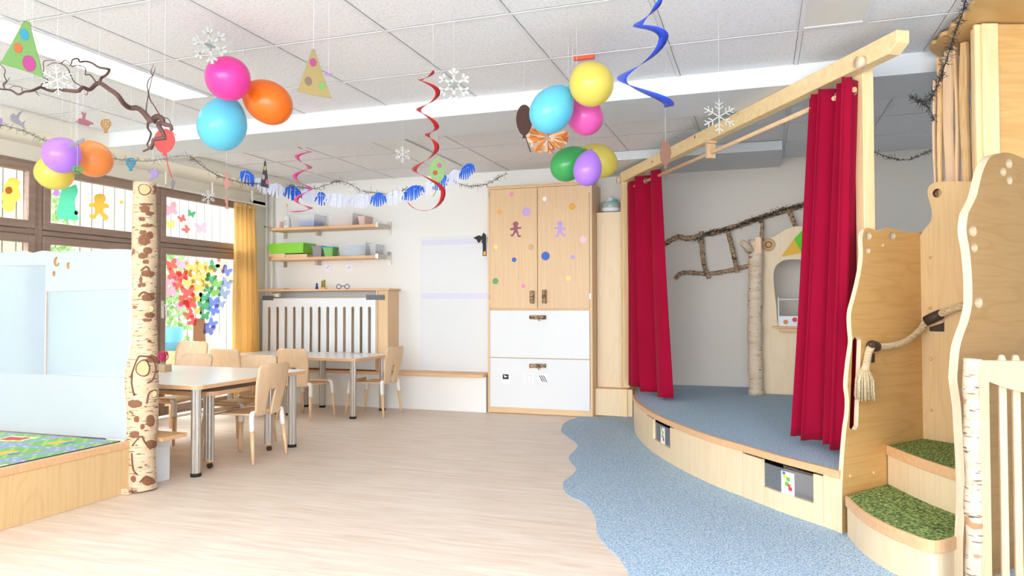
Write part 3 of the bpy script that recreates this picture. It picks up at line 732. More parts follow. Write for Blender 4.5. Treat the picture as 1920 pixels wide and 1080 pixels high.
slab(1757, 1765, 106, .05, M['slab'], 'narrow upright slab second from the left of the loft palisade')
slab(1768, 1788, 94, .055, M['slabpale'], 'broad pale upright slab in the middle of the loft palisade')
slab(1790, 1797, 80, .07, M['beechz'], 'dark reddish narrow slab between the two broad loft slabs')
slab(1799, 1818, 52, .05, M['slab'], 'tall broad upright slab, right of the dark one in the palisade')
slab(1820, 1824, 200, .08, M['slabpale'], 'thin white slab beside the pine post of the loft')
tag(MB().obox(LC+LD*.23+LN*-.01, LN*.9, LD*.02, (0, 0, 2.3)).build('loft_wall_board', M['slab']), 'dim timber board closing the loft behind the upright slabs', 'board') if False else None
# scalloped roof board
rz = 2.345
q = [(1742,92),(1747,84),(1757,80),(1762,70),(1770,66),(1778,63),(1782,52),(1794,46),(1800,36),(1812,28),(1818,14),(1830,4),(1836,-12),(1850,-22)]
ro = cr([WZ(x, y, rz) for x, y in q], 4)
poly = [(p.x, p.y) for p in ro]; last = ro[-1]
poly = poly+[(last.x+.2, last.y-.5), (2.4, last.y-.5), (2.4, 5.3), (ro[0].x+.45, 5.0), (ro[0].x+.02, ro[0].y+.05)]
tag(MB().prism(poly, rz, rz+.018).build('loft_roof_board', M['plyh']), 'scalloped plywood roof board of the loft just below the ceiling', 'board')
# pine post and plywood wall at the right
pa, pb = WD(1832, 300, 3.36), WD(1873, 300, 3.36); dv = (pb-pa); dv.z = 0; nn = Vector((-dv.y, dv.x, 0)).normalized()
tag(MB().obox((pa.x, pa.y, .0065), dv*.26, nn*.02, (0, 0, 2.333)).obox(Vector((pa.x, pa.y, .0065))+dv*.26-nn*.012, dv*.74, nn*.09, (0, 0, 2.333)).build('loft_post', M['pinez'], bevel=.004),
    'square pine corner post of the loft with small knots', 'post')
tag(MB().obox(Vector((pb.x, pb.y, .4))+dv.normalized()*.004, dv.normalized()*.6-nn*.0, nn*.02, (0, 0, 1.938)).build('loft_side_board', M['plyh']), 'honey plywood sheet right of the pine corner post', 'board')
# gate in front at the right
gy = 2.86; ga = WY(1838, 700, gy); 
t = empty('wooden_gate', (ga.x, gy, 0), 'pale wooden gate with round-topped upright slats at the right edge', 'gate')
z1 = WY(1845, 676, gy).z; x0 = WY(1838, 800, gy).x; x1 = x0+.75
ohl = rrect(x0, .012, x1, z1, .012)
xi = WY(1856, 800, gy).x; zi = WY(1856, 716, gy).z
inner = [(xi, .12), (x1-.06, .12), (x1-.06, zi-.0), ((xi+x1)/2+.05, zi-.10), (xi+.15, zi-.045), (xi+.05, zi-.02), (xi, zi)]
MB().panel([ohl, inner], (0, gy, 0), (1, 0, 0), (0, 0, 1), (0, .03, 0), 0, 1).build('frame', [M['plygate'], M['plyedge']], t, bevel=.003)
for k, (px, mt) in enumerate(((1881, 'slabpale'), (1907, 'slabpale'))):
    a = WY(px-7, 800, gy+.035).x; b_ = WY(px+8, 800, gy+.035).x; w_ = b_-a
    for kk in range(1):
        MB().panel([[(a, .05), (b_, .05), (b_, z1), (b_-w_*.15, z1+.014), ((a+b_)/2, z1+.02), (a+w_*.15, z1+.014), (a, z1)]], (0, gy+.032, 0), (1, 0, 0), (0, 0, 1), (0, .022, 0)).build('slat', M[mt], t, bevel=.004)
for k in range(3, 7):
    a = WY(1874, 800, gy+.035).x+k*.048*1.02-.0+.0; 
    MB().panel([[(a, .05), (a+.028, .05), (a+.028, z1), (a+.014, z1+.02), (a, z1)]], (0, gy+.032, 0), (1, 0, 0), (0, 0, 1), (0, .022, 0)).build('slat', M['slabpale'], t, bevel=.004)
# birch log beside the gate
la, lb = WY(1809, 800, gy+.02), WY(1839, 800, gy+.02); lr = (lb.x-la.x)/2+.004; random.seed(11)
zt = WY(1820, 673, gy).z
pth = [((la.x+lb.x)/2+.003*math.sin(i*1.1), gy+.02, .0065+(zt-.0065)*i/24) for i in range(25)]
t = empty('birch_post', ((la.x+lb.x)/2, gy+.02, 0), 'white peeling birch log post standing beside the wooden gate', 'birch post')
MB().tube(pth, [lr*(1+.05*math.sin(i*.8)) for i in range(25)], 20, jit=.02).build('trunk', M['birchpeel'], t)

# ================================================================ CURTAIN BEAM
BA, BB = WZ(1163, 333, 2.226), WZ(1664, 83, 2.226); BA.z = BB.z = 0
bd_ = (BB-BA).normalized(); bnn = Vector((-bd_.y, bd_.x, 0))        # pointing to the stage side?
if bnn.dot(CAMPOS-BA) > 0: bnn = -bnn
t = empty('curtain_beam', BB, 'long pine beam over the stage edge carrying the red curtains', 'beam')
z0b, z1b = 2.180, 2.272
# beam with chamfered near end
A, B = BA, BB+bd_*.06
mb = MB(); w_ = .065
prof = [(0, z1b), (0, z0b)]
Lb = (B-A).length
pts = [(0, z0b+.02), (.05, z0b), (Lb-.06, z0b), (Lb, z0b+.035), (Lb, z1b), (0, z1b)]
mb.panel([pts], A, bd_, (0, 0, 1), bnn*w_)
mb.build('beam', M['pine'], t, bevel=.004)
# near post
pq = WP(1619, 300, BA+bnn*.0665, bnn); pq.z = 0
po = MB().obox((pq.x, pq.y, SZ), bd_*-.062, bnn*.062, (0, 0, z1b-.01-SZ)).build('curtain_post', M['pinez'], bevel=.004)
tag(po, 'square pine post behind the left stair panel holding the curtain beam', 'post')
pf = BA+bd_*.06
tag(MB().obox((pf.x, pf.y, SZ+.001), bd_*-.055, bnn*.062, (0, 0, z0b-SZ-.0015)).build('curtain_post', M['pinez'], bevel=.004), 'far pine post of the curtain beam beside the tall cabinet', 'post')
# round log plugs
for nm, (px, py), off in (('log_plug', (1618, 117), 0), ('log_plug', (1163, 338), 0)):
    c = WP(px, py, A, bnn); s_ = .030
    mm = MB().lathe([(0, -.03), (s_*.96, -.03), (s_, -.02), (s_, .0), (0, 0)], c, bnn, 20)
    mm.build(nm, M['plyedge'], t)
# rod and bracket
ro_ = bnn*(w_*.5)
Rz = 2.10
def onbeam(px, off):   # point on the vertical plane offset from the beam
    return WP(px, 300, A+bnn*off, bnn)
ra, rb2 = onbeam(1180, .03), onbeam(1604, .03); ra.z = rb2.z = Rz
t2 = empty('curtain_rod', ra, 'round beech rod under the beam threaded through the red curtains', 'curtain rod')
MB().cyl(ra, rb2, .013, 16).build('rod', M['beechz'], t2)
c = onbeam(1333, .03); c.z = 0
MB().obox(c+bd_*-.02-bnn*.03+Vector((0, 0, Rz-.04)), bd_*.035, bnn*.06, (0, 0, z0b-Rz+.0395-.018)).build('bracket', M['beechz'], t2, bevel=.003)
MB().obox(c+bd_*-.03-bnn*.03+Vector((0, 0, z0b-.018)), bd_*.06, bnn*.06, (0, 0, .017)).build('bracket_plate', M['beechz'], t2, bevel=.003)

# red curtains
def curtain(px0t, px1t, px0b, px1b, zb0, zb1, folds, amp, label, rings, seed, off=.03, ztop=2.15, wid=None):
    random.seed(seed)
    a, b_ = onbeam(px0t, off), onbeam(px1t, off); a.z = b_.z = 0
    c, d_ = onbeam(px0b, off), onbeam(px1b, off); c.z = d_.z = 0
    NN, R = 220, 30; vs = []; fs = []
    ph = [random.uniform(-.5, .5) for _ in range(40)]
    for k in range(R+1):
        f = k/R
        e0 = a.lerp(c, f); e1 = b_.lerp(d_, f)
        for i in range(NN+1):
            s_ = i/NN; p = e0.lerp(e1, s_)
            th = s_*folds*2*PI + .35*math.sin(s_*7+seed)+.25*f*math.sin(s_*5+2)
            am = amp*(.75+.35*math.sin(s_*11+seed)+.15*f)
            wv = math.sin(th); wv = math.copysign(abs(wv)**.75, wv)
            q = p+bnn*(am*wv)+bd_*(.35*am*math.cos(th)*math.sin(th))
            q += bnn*(.006*math.sin(s_*60+f*4+ph[int(s_*30)])*f)
            z = ztop+(zb0+(zb1-zb0)*s_-ztop)*f+.004*math.cos(th)*f
            vs.append((q.x, q.y, z))
    for k in range(R):
        for i in range(NN): fs.append((k*(NN+1)+i, k*(NN+1)+i+1, (k+1)*(NN+1)+i+1, (k+1)*(NN+1)+i))
    ct = empty('stage_curtain', (c+d_)/2+Vector((0, 0, min(zb0, zb1))), label, 'curtain', 'red velvet stage curtains')
    o = MB().add(vs, fs, True).build('fabric', M['velvet'], ct, fix=False); so = o.modifiers.new('s', 'SOLIDIFY'); so.thickness = .004
    for px in rings:
        c_ = onbeam(px, off-.0); c_.z = Rz; rg = MB()
        path = [c_+bd_*.0+bnn*(.022*math.cos(x*PI/10))+Vector((0, 0, .022*math.sin(x*PI/10))) for x in range(21)]
        rg.tube(path, .005, 8, cap=False); rg.build('eyelet', M['chrome'], ct)
curtain(1168, 1236, 1168, 1252, 0.335, .305, 3, .07, 'far red velvet curtain hanging at the left end of the beam', (1180, 1195, 1212, 1229), 2)
curtain(1524, 1614, 1480, 1590, .33, .33, 4, .078, 'near red velvet curtain hanging beside the pine post', (1533, 1553, 1575, 1600), 4)

# ================================================================ STAGE BACK: playhouse, birch, branches
yb = 6.62
def fy(px, py, y): p = WY(px, py, y); return (p.x, p.z)
t = empty('playhouse_panel', (.3, yb, SZ), 'pale plywood playhouse front with wavy top and window opening behind the red curtain', 'playhouse')
o_ = [fy(*q, yb) for q in [(1425,742),(1425,455),(1440,448),(1455,442),(1470,432),(1485,426),(1500,424),(1530,428),(1570,420),(1600,424)]]
o_ = [o_[0]]+[(p.x, p.y) for p in cr([Vector((a, b_, 0)) for a, b_ in o_[1:]], 4)]+[(o_[-1][0], SZ)]; o_[0] = (o_[0][0], SZ)
h_ = [fy(*q, yb) for q in [(1457,605),(1456,580),(1452,545),(1450,520),(1453,502),(1462,492),(1475,487),(1500,487),(1540,490),(1560,500),(1560,605)]]
h_ = [(p.x, p.y) for p in cr([Vector((a, b_, 0)) for a, b_ in h_], 3)]
MB().panel([o_, h_], (0, yb, 0), (1, 0, 0), (0, 0, 1), (0, .022, 0), 0, 1).build('board', [M['plylight'], M['barkdark']], t)
a = fy(1448, 612, yb); b2 = fy(1560, 612, yb)
MB().box((a[0], yb-.10, a[1]-.012), (b2[0], yb+.03, a[1]+.004)).box((a[0]+.06, yb-.07, a[1]-.045), (b2[0], yb-.0005, a[1]-.0125)).build('counter', M['beech'], t, bevel=.003)
c = WY(1441, 459, yb); t3 = MB().lathe([(0, -.016), (.05, -.016), (.056, -.006), (.056, -.001)], (c.x, yb-.001, c.z), (0, 1, 0), 24).lathe([(.02, -.018), (.024, -.0185), (.028, -.018)], (c.x, yb-.001, c.z), (0, 1, 0), 20, 1)
tag(t3.build('wood_slice', [M['cutwood'], M['barkdark']]), 'oval wood slice with bark rim fixed at the playhouse corner', 'wood slice')
# toy toolbox on the counter
ca = WY(1459, 610, yb-.06); cz = a[1]+.0045; tx0 = ca.x; tx1 = tx0+.24; ty0, ty1 = yb-.075, yb+.02
t = empty('toy_toolbox', (tx0, ty0, cz), 'white toy toolbox with printed pictures on the playhouse counter', 'toolbox')
MB().panel([[(ty0, 0), (ty1, 0), (ty1, .08), ((ty0+ty1)/2+.015, .245), ((ty0+ty1)/2-.015, .245), (ty0, .08)]], (tx0, 0, cz), (0, 1, 0), (0, 0, 1), (.01, 0, 0)).panel([[(ty0, 0), (ty1, 0), (ty1, .08), ((ty0+ty1)/2+.015, .245), ((ty0+ty1)/2-.015, .245), (ty0, .08)]], (tx1, 0, cz), (0, 1, 0), (0, 0, 1), (-.01, 0, 0)).box((tx0+.01, ty0, cz), (tx1-.01, ty0+.008, cz+.085)).box((tx0+.01, ty1-.008, cz), (tx1-.01, ty1, cz+.085)).box((tx0+.01, ty0+.008, cz), (tx1-.01, ty1-.008, cz+.01)).build('box', M['white'], t, bevel=.002)
MB().cyl((tx0+.01, (ty0+ty1)/2, cz+.225), (tx1-.01, (ty0+ty1)/2, cz+.225), .007, 12).build('handle', M['white'], t)
C('to', 226, 140, 90); C('tg', 190, 200, 180)
MB().lathe([(0, 0), (.02, 0)], (tx0+.06, ty0-.0006, cz+.035), (0, 1, 0), 14).lathe([(0, 0), (.02, 0)], (tx0+.13, ty0-.0006, cz+.055), (0, 1, 0), 14, 1).build('print', [M['to'], M['dr']], t)
# hat card yellow-green
c = WY(1480, 470, yb-.01); C('haty', 240, 186, 60); C('hatg', 96, 206, 20)
o_ = [fy(*q, yb-.012) for q in [(1465,481),(1504,432),(1530,430),(1525,470)]]; m1 = fy(1489, 448, yb-.012); m2 = fy(1503, 474, yb-.012)
mb = MB().panel([[o_[0], m2, m1]], (0, yb-.012, 0), (1, 0, 0), (0, 0, 1), (0, .003, 0)).panel([[m1, m2, o_[3], o_[2], o_[1]]], (0, yb-.012, 0), (1, 0, 0), (0, 0, 1), (0, .003, 0), 1)
tag(mb.build('paper_hat', [M['haty'], M['hatg']]), 'yellow and green paper cone hat on the playhouse front', 'paper hat')
# birch post on stage
def birch(px0, px1, pyt, y, zb, label, mat='birchw', seed=1, knots=()):
    random.seed(seed); a = WY(px0, 600, y); b_ = WY(px1, 600, y); cx = (a.x+b_.x)/2; r = (b_.x-a.x)/2; zt = WY((px0+px1)/2, pyt, y).z
    K = 40; pth = []; rad = []
    for i in range(K+1):
        f = i/K; pth.append((cx+r*.12*math.sin(f*5+seed), y, zb+(zt-zb)*f)); rad.append(r*(1+.06*math.sin(i*.7+seed)+(.12 if i < 2 else 0)+.05*math.sin(i*2.3)))
    t = empty('birch_post', (cx, y, zb), label, 'birch post', 'birch trunk posts')
    MB().tube(pth, rad, 24, jit=.015).build('trunk', M[mat], t)
    return t, cx, r, zt
t, cx, r, zt = birch(1403, 1430, 449, yb-.10, SZ, 'slim white birch trunk standing on the stage beside the playhouse', seed=3)
MB().tube([(cx-r*.5, yb-.13, zt-.10), (cx-r*1.5, yb-.17, zt-.04), (cx-r*1.8, yb-.19, zt-.03)], [.035, .03, .026], 12).build('branch_stub', M['birchw'], t)
MB().panel([[(cx+r*.1, zt-.12), (cx+r*.9, zt-.12), (cx+r*.85, zt+.012), (cx+r*.1, zt+.012)]], (0, yb-.1-r*1.05, 0), (1, 0, 0), (0, 0, 1), (0, .05, 0)).build('peeled_patch', M['beechz'], t)
# branch ladder on the wall
def bran(name, px, y, r, label, grp='branches fixed to the stage wall'):
    pts = cr([WY(a, b_, y) for a, b_ in px], 6); k = len(pts)
    r0, r1 = r if isinstance(r, tuple) else (r, r)
    return MB().tube(pts, [(r0+(r1-r0)*i/k)*(1+.12*math.sin(i*1.7+px[0][0])) for i in range(k)], 12, jit=.05)
t = empty('branch_ladder', (0, YS-.06, 1.6), 'natural branch ladder fixed across the white stage wall', 'branch ladder')
bran('', [(1247,458),(1262,448),(1275,444),(1290,447),(1330,438),(1380,424),(1430,407),(1480,392),(1520,380),(1580,362)], YS-.06, .024, '').build('top_rail', M['birchb'], t)
bran('', [(1267,523),(1274,514),(1290,511),(1330,513),(1370,507),(1400,499),(1450,490)], YS-.06, .02, '').build('bottom_rail', M['birchb'], t)
bran('', [(1315,434),(1317,470),(1321,500),(1329,522)], YS-.09, .02, '').build('rung', M['birchb'], t)
bran('', [(1363,430),(1370,455),(1377,485),(1382,511)], YS-.09, .019, '').build('rung', M['birchb'], t)
bran('', [(1420,409),(1429,420),(1428,440),(1430,460)], YS-.09, .016, '').build('rung', M['birchb'], t)
bran('', [(1465,391),(1480,398),(1488,415),(1494,430)], YS-.09, .02, '').build('rung', M['birchb'], t)

# tinsel
C('tinselblack', 40, 38, 42, .4); C('tinselgrey', 120, 116, 122, .4)
def tinsel(pts, label, mat, R=.05, dens=160, seed=1, thick=.0022, group='black tinsel garlands'):
    random.seed(seed); path = cr(pts, 10); s = arclen(path); mb = MB()
    mb.tube(path, .0022, 5)
    Lt = s[-1]; nn = int(Lt*dens)
    for i in range(nn):
        d_ = random.random()*Lt; k = max(0, min(len(path)-2, next((j for j in range(len(s)-1) if s[j+1] >= d_), 0)))
        p = path[k].lerp(path[k+1], (d_-s[k])/max(1e-6, s[k+1]-s[k]))
        u = Vector([random.gauss(0, 1) for _ in range(3)]).normalized(); r_ = R*random.uniform(.5, 1)
        v = Vector([random.gauss(0, 1) for _ in range(3)]).normalized()
        mb.tube([p, p+u*r_*.6, p+u*r_*.8+v*r_*.45], [thick*.5, thick*.5, thick*.35], 3, cap=False, smooth=False)
    return tag(mb.build('tinsel_garland', M[mat], fix=False), label, 'garland', group)
tinsel([WY(x, y, YS-.12) for x, y in [(1300,452),(1330,436),(1365,430),(1400,418),(1430,407),(1460,396),(1490,388),(1520,378),(1560,366)]], 'black tinsel wound along the top branch of the ladder on the stage wall', 'tinselblack', .05, 330, 2, .004)
tinsel([WD(x, y, 2.9) for x, y in [(1812,-14),(1806,20),(1795,48),(1786,75),(1777,105)]]+[WD(1765, 140, 2.95), WD(1757, 162, 3.0), WD(1742, 188, 3.1), WD(1722, 188, 3.15), WD(1705, 182, 3.2)], 'thick black tinsel garland hanging down in front of the loft slabs', 'tinselblack', .035, 420, 3, .0026)
tinsel([WD(x, y, 3.15) for x, y in [(1722,186),(1738,200),(1748,215),(1749,228)]], 'short dangling tail of black tinsel left of the loft slabs', 'tinselblack', .03, 450, 4, .0026)
tinsel([WY(x, y, YS-.15) for x, y in [(1640,285),(1660,293),(1690,300),(1715,296),(1750,280)]], 'thin black tinsel across the far wall right of the pine post', 'tinselblack', .04, 170, 5, .004)
tinsel([WX(x, y, -4.752) for x, y in [(-10,232),(20,238),(50,248),(80,262),(100,270),(130,278)]], 'thin dark tinsel along the soffit at the far left above the balloons', 'tinselgrey', .045, 180, 6, .0025)
tinsel([WD(x, y, 5.0) for x, y in [(205,296),(222,299),(250,301),(280,302),(310,297),(335,293),(358,293)]], 'thin tinsel running level behind the red paper balloon to the beam corner', 'tinselgrey', .045, 170, 7, .0025)
tinsel([WD(x, y, 5.2) for x, y in [(356,292),(375,308),(400,325),(430,336),(460,343),(490,345)]], 'thin tinsel sagging from the beam corner towards the yellow curtain', 'tinselblack', .045, 170, 8, .0025)
tinsel([WY(x, y, 6.6) for x, y in [(508,334),(530,345),(560,351),(585,354),(610,348),(635,340),(655,345),(680,358),(710,362),(740,364),(765,350)]], 'long black tinsel sagging across the white back wall above the shelves', 'tinselblack', .055, 150, 9, .003)
tinsel([WY(x, y, 6.6) for x, y in [(850,339),(868,347),(890,349),(915,344),(935,333),(950,325)]], 'short black tinsel above the cabinet ending in a tuft at the ceiling', 'tinselblack', .05, 200, 10, .003)

# ================================================================ PLAY PLATFORM AT LEFT
XPf, PT = -3.358, .288
t = empty('play_platform', (-4.3, 1.8, 0), 'low plywood play platform with beech edge at the left', 'platform')
MB().box((XPf-.018, -.2, .001), (XPf, 3.215, PT-.038)).box((XW+.03, 3.197, .001), (XPf-.018, 3.215, PT-.038)).build('side_board', M['ply'], t)
MB().box((XPf-.03, -.2, PT-.038), (XPf+.006, 3.215, PT)).build('edge_rail', M['beech'], t, bevel=.003)
MB().box((XW+.03, -.2, PT-.038), (XPf-.031, 3.215, PT-.008)).build('deck', M['plyh'], t)
# road play mat: painted tiles
def town(u, v):
    """colour of the printed town map at metres (u, v)"""
    gx, gy_ = u % .46, v % .40; ix, iy = int(u//.46), int(v//.40); random.seed(ix*31+iy*17+5)
    road = rgb(150, 168, 205); line = rgb(230, 232, 240)
    wx = gx+.02*math.sin(v*14+ix); wy = gy_+.02*math.sin(u*12+iy)
    if wx < .09:
        return line if abs(wx-.045) < .005 and int(v*22) % 2 == 0 else road
    if wy < .08:
        return line if abs(wy-.04) < .005 and int(u*22) % 2 == 0 else road
    k = random.choice([0, 0, 1, 2, 3, 4]); cx_, cy_ = .275, .24; dx, dy = wx-cx_, wy-cy_
    r_ = math.hypot(dx, dy*1.2)
    g1, g2 = rgb(128, 190, 110), rgb(176, 214, 110)
    bgc = g1 if (int(u*40)+int(v*40)) % 5 else g2
    if k == 0: return rgb(90, 170, 214) if r_ < .08 else (rgb(236, 220, 120) if r_ < .10 else (road if .125 < r_ < .155 else bgc))
    if k == 1: return rgb(206, 84, 84) if abs(dx) < .1 and abs(dy) < .06 else (rgb(244, 236, 200) if abs(dx) < .13 and abs(dy) < .09 else bgc)
    if k == 2: return rgb(240, 190, 90) if abs(dx) < .06 and abs(dy) < .07 else (rgb(70, 140, 200) if abs(dx-.09) < .03 and abs(dy) < .05 else bgc)
    if k == 3: return rgb(214, 218, 232) if int(v*30) % 2 and abs(dx) < .12 else (rgb(150, 200, 220) if abs(dx) < .13 else bgc)
    return rgb(70, 150, 90) if (dx*37 % .05 < .018 and dy*31 % .06 < .02) else (rgb(216, 120, 90) if abs(dx+.05) < .045 and abs(dy-.03) < .04 else bgc)
x0, x1, y0, y1 = XW+.08, XPf-.035, .6, 3.19
NX, NY = 150, 210; vs = []; fs = []
for j in range(NY+1):
    for i in range(NX+1): vs.append((x0+(x1-x0)*i/NX, y0+(y1-y0)*j/NY, PT+.004))
for j in range(NY):
    for i in range(NX): fs.append((j*(NX+1)+i, j*(NX+1)+i+1, (j+1)*(NX+1)+i+1, (j+1)*(NX+1)+i))
mb = MB().add(vs, fs).box((x0, y0, PT-.0075), (x1, y1, PT+.0035), 1)
m, n, b = newmat('town_print'); at_ = n.nodes.new('ShaderNodeVertexColor'); at_.layer_name = 'town'; L(n, at_.outputs[0], b.inputs['Base Color']); b.inputs['Roughness'].default_value = .9
C('mat_edge', 70, 74, 96, .9)
o = mb.build('play_mat', [m, M['mat_edge']], fix=False); tag(o, 'colourful road and town play mat lying on the low platform', 'play mat')
ca_ = o.data.color_attributes.new('town', 'BYTE_COLOR', 'CORNER')
for pi, pl_ in enumerate(o.data.polygons):
    if pi < NX*NY:
        i, j = pi % NX, pi//NX; c = town((x1-x0)*i/NX*1.35+.1, (y1-y0)*j/NY*1.35+.13)
        for li in pl_.loop_indices: ca_.data[li].color = c
# white screen with frosted panels
ys = 3.232
t = empty('privacy_screen', (-4.3, ys, PT), 'white wavy-topped screen with frosted panels standing behind the play mat', 'screen')
xl = XW+.04; top = [fy(*q, ys) for q in [(0,474),(20,472),(45,470),(60,474),(80,470),(110,473),(140,471),(170,471),(210,467),(249,468)]]
top = [(xl, top[0][1]), (xl+.35, top[0][1]+.015)]+top
top = [(p.x, p.y) for p in cr([Vector((a, b_, 0)) for a, b_ in top], 4)]
xr_ = top[-1][0]; outl = top+[(xr_, .002+PT), (xl, .002+PT)]
w1x = fy(84, 600, ys)[0]; zlow = fy(100, 703, ys)[1]
H1 = [(xl+.05, zlow), (w1x-.0, zlow), (w1x-.0, fy(84, 497, ys)[1]), (xl+.05, fy(0, 497, ys)[1])]
H2 = [(w1x+.012, zlow), (xr_-.03, zlow), (xr_-.03, fy(247, 542, ys)[1]), (w1x+.012, fy(83, 547, ys)[1])]
def sh(px, py, r, ry): a, b_ = fy(px, py, ys); return circ(a, b_, r, 20, ry)
MB().panel([outl, H1, H2, sh(106, 491, .024, .030), sh(128, 498, .014, .020), sh(101, 513, .013, .016)], (0, ys, 0), (1, 0, 0), (0, 0, 1), (0, .018, 0), 0, 1).build('frame', [C('screen_white', 182, 189, 195), M['beech']], t)
for h in (H1, H2):
    xs = [p[0] for p in h]; zs = [p[1] for p in h]
    MB().box((min(xs), ys+.005, min(zs)), (max(xs), ys+.009, max(zs))).build('frosted_pane', M['frost'], t)

# ---------------------------------------------------------------- front birch trunk
by = 3.29; C('lenticel', 150, 110, 80)
random.seed(9)
cen = {925: 266, 900: 265, 850: 264, 800: 266, 770: 268, 740: 267, 710: 266, 680: 268, 640: 271, 600: 270, 540: 270, 480: 271, 420: 271, 380: 271, 343: 272}
wid = {925: 27, 900: 26, 850: 25, 800: 25.5, 770: 27, 740: 28, 710: 29, 680: 26, 640: 22, 600: 21, 540: 21, 480: 22, 420: 21, 380: 20, 343: 20}
ks = sorted(cen, reverse=True); pth = []; rad = []
for k in ks:
    p = WY(cen[k], k, by); pth.append(Vector((p.x, by, max(0.001, p.z)))); rad.append(wid[k]*WD(0, 0, 3.9).length*0+wid[k]/F_PX*((p-CAMPOS).dot(FW)))
pth[0].z = .001
ps = cr(pth, 5); rs = [v.x for v in cr([Vector((r, 0, 0)) for r in rad], 5)]
t = empty('birch_post', (pth[0].x, by, 0), 'thick knotty birch trunk standing at the corner of the play platform', 'birch post', 'birch trunk posts')
MB().tube(ps, [r*(1+random.uniform(-.012, .012)) for r in rs], 32, jit=.008).build('trunk', M['birch'], t)
def on_trunk(px, py, lift=0.0):
    d_ = ray(px, py); p = WY(px, py, by-.06)
    for _ in range(3):
        i = min(range(len(ps)), key=lambda k: abs(ps[k].z-p.z)); c, R_ = ps[i], rs[i]+lift
        a_ = d_.x**2+d_.y**2; b2 = -2*(d_.x*c.x+d_.y*c.y); c2 = c.x**2+c.y**2-R_**2; dis = b2*b2-4*a_*c2
        p = CAMPOS+d_*((-b2-math.sqrt(max(0, dis)))/(2*a_))
    return p
def knot(px, py, rpx, sq=1.1, mat='cutwood', dep=.02):
    p = on_trunk(px, py, -.012); r = rpx/F_PX*3.75; d_ = (CAMPOS-p); d_.z = 0; d_.normalize()
    c = Vector((p.x, p.y, p.z))
    mb = MB(); prof = [(0, dep), (r*.85, dep), (r, dep*.6), (r*1.25, -.01), (r*1.3, -.03)]
    u = Vector((-d_.y, d_.x, 0)); vs = []; fs = []; nn = 24
    for rr, h in prof:
        for j in range(nn):
            a = 2*PI*j/nn; q = 1+.05*math.sin(3*a+px); vs.append(c+d_*h+u*(rr*q*math.cos(a))+Vector((0, 0, rr*q*sq*math.sin(a))))
    for i in range(len(prof)-1):
        for j in range(nn): fs.append((i*nn+j, i*nn+(j+1) % nn, (i+1)*nn+(j+1) % nn, (i+1)*nn+j))
    mb.add(vs, fs[:nn], False, 0); mb.add(vs, fs[nn:nn*2], True, 1); mb.add(vs, fs[nn*2:], True, 2)
    o = mb.build('branch_knot', [M[mat], M['barkdark'], M['birch']], t); return o
knot(271, 356, 12, 1.0); knot(268, 690, 13, 1.35, dep=.026); knot(288, 738, 7, 1.1); knot(283, 579, 6, 1.2)
def scar(pts, r=.005):
    out_ = [on_trunk(a, b_) for a, b_ in pts]
    return MB().tube(cr(out_, 4), r, 6)
for s_ in ([(248,700),(247,720),(252,742)], [(245,708),(258,672),(268,668),(284,672),(292,690),(286,712),(276,718)], [(275,757),(280,736),(292,732)], [(260,556),(268,548),(280,553),(286,562)], [(247,850),(250,880),(258,890)], [(248,836),(264,818),(272,830),(282,842)], [(262,905),(275,893),(290,905)], [(264,508),(275,500),(282,512)]):
    scar(s_).build('bark_ridge', M['barkdark'], t)
C('scarbrown', 136, 92, 66, .85, var=.25, scale=60)
def patch(px, py, wpx, hpx):
    random.seed(int(px*7+py)); vs = []; nn = 9; fs = []; rows = 5
    for r_ in range(rows+1):
        for k in range(nn+1):
            e = 1-.55*abs(2*k/nn-1)**3; vs.append(on_trunk(px-wpx/2+wpx*k/nn+random.uniform(-.6, .6), py+(.5-r_/rows)*hpx*e+random.uniform(-.9, .9), .0025))
    for r_ in range(rows):
        for k in range(nn): fs.append((r_*(nn+1)+k, r_*(nn+1)+k+1, (r_+1)*(nn+1)+k+1, (r_+1)*(nn+1)+k))
    MB().add(vs, fs, True).build('bark_patch', M['scarbrown'], t)
for a in ((274,383,26,5),(268,390,14,7),(281,400,16,7),(268,436,13,9),(281,441,13,13),(272,453,20,9),(277,470,17,13),(266,479,9,11),(273,491,12,8),(277,513,25,12),(264,525,6,14),(269,534,8,7),(286,551,10,5),(281,591,19,10),(253,757,26,15),(282,789,16,22),(256,786,10,12),(252,815,18,14),(284,833,20,16),(278,902,24,16),(250,898,10,12),(267,800,8,10),(272,392,18,14),(276,423,24,5),(270,450,22,20),(268,480,18,10),(278,558,24,14),(276,600,18,6),(262,535,7,8),(280,640,8,5),(266,410,12,8)): patch(*a)
# foot flap of bark at the base
p = WZ(232, 922, 0); MB().panel([[(-.06, 0), (.07, 0), (.06, .035), (.0, .03), (-.05, .045)]], (p.x+.02, p.y-.03, .001), (1, .1, 0), (0, 0, 1), (0, -.03, 0)).build('bark_flap', M['birch'], t, bevel=.004)

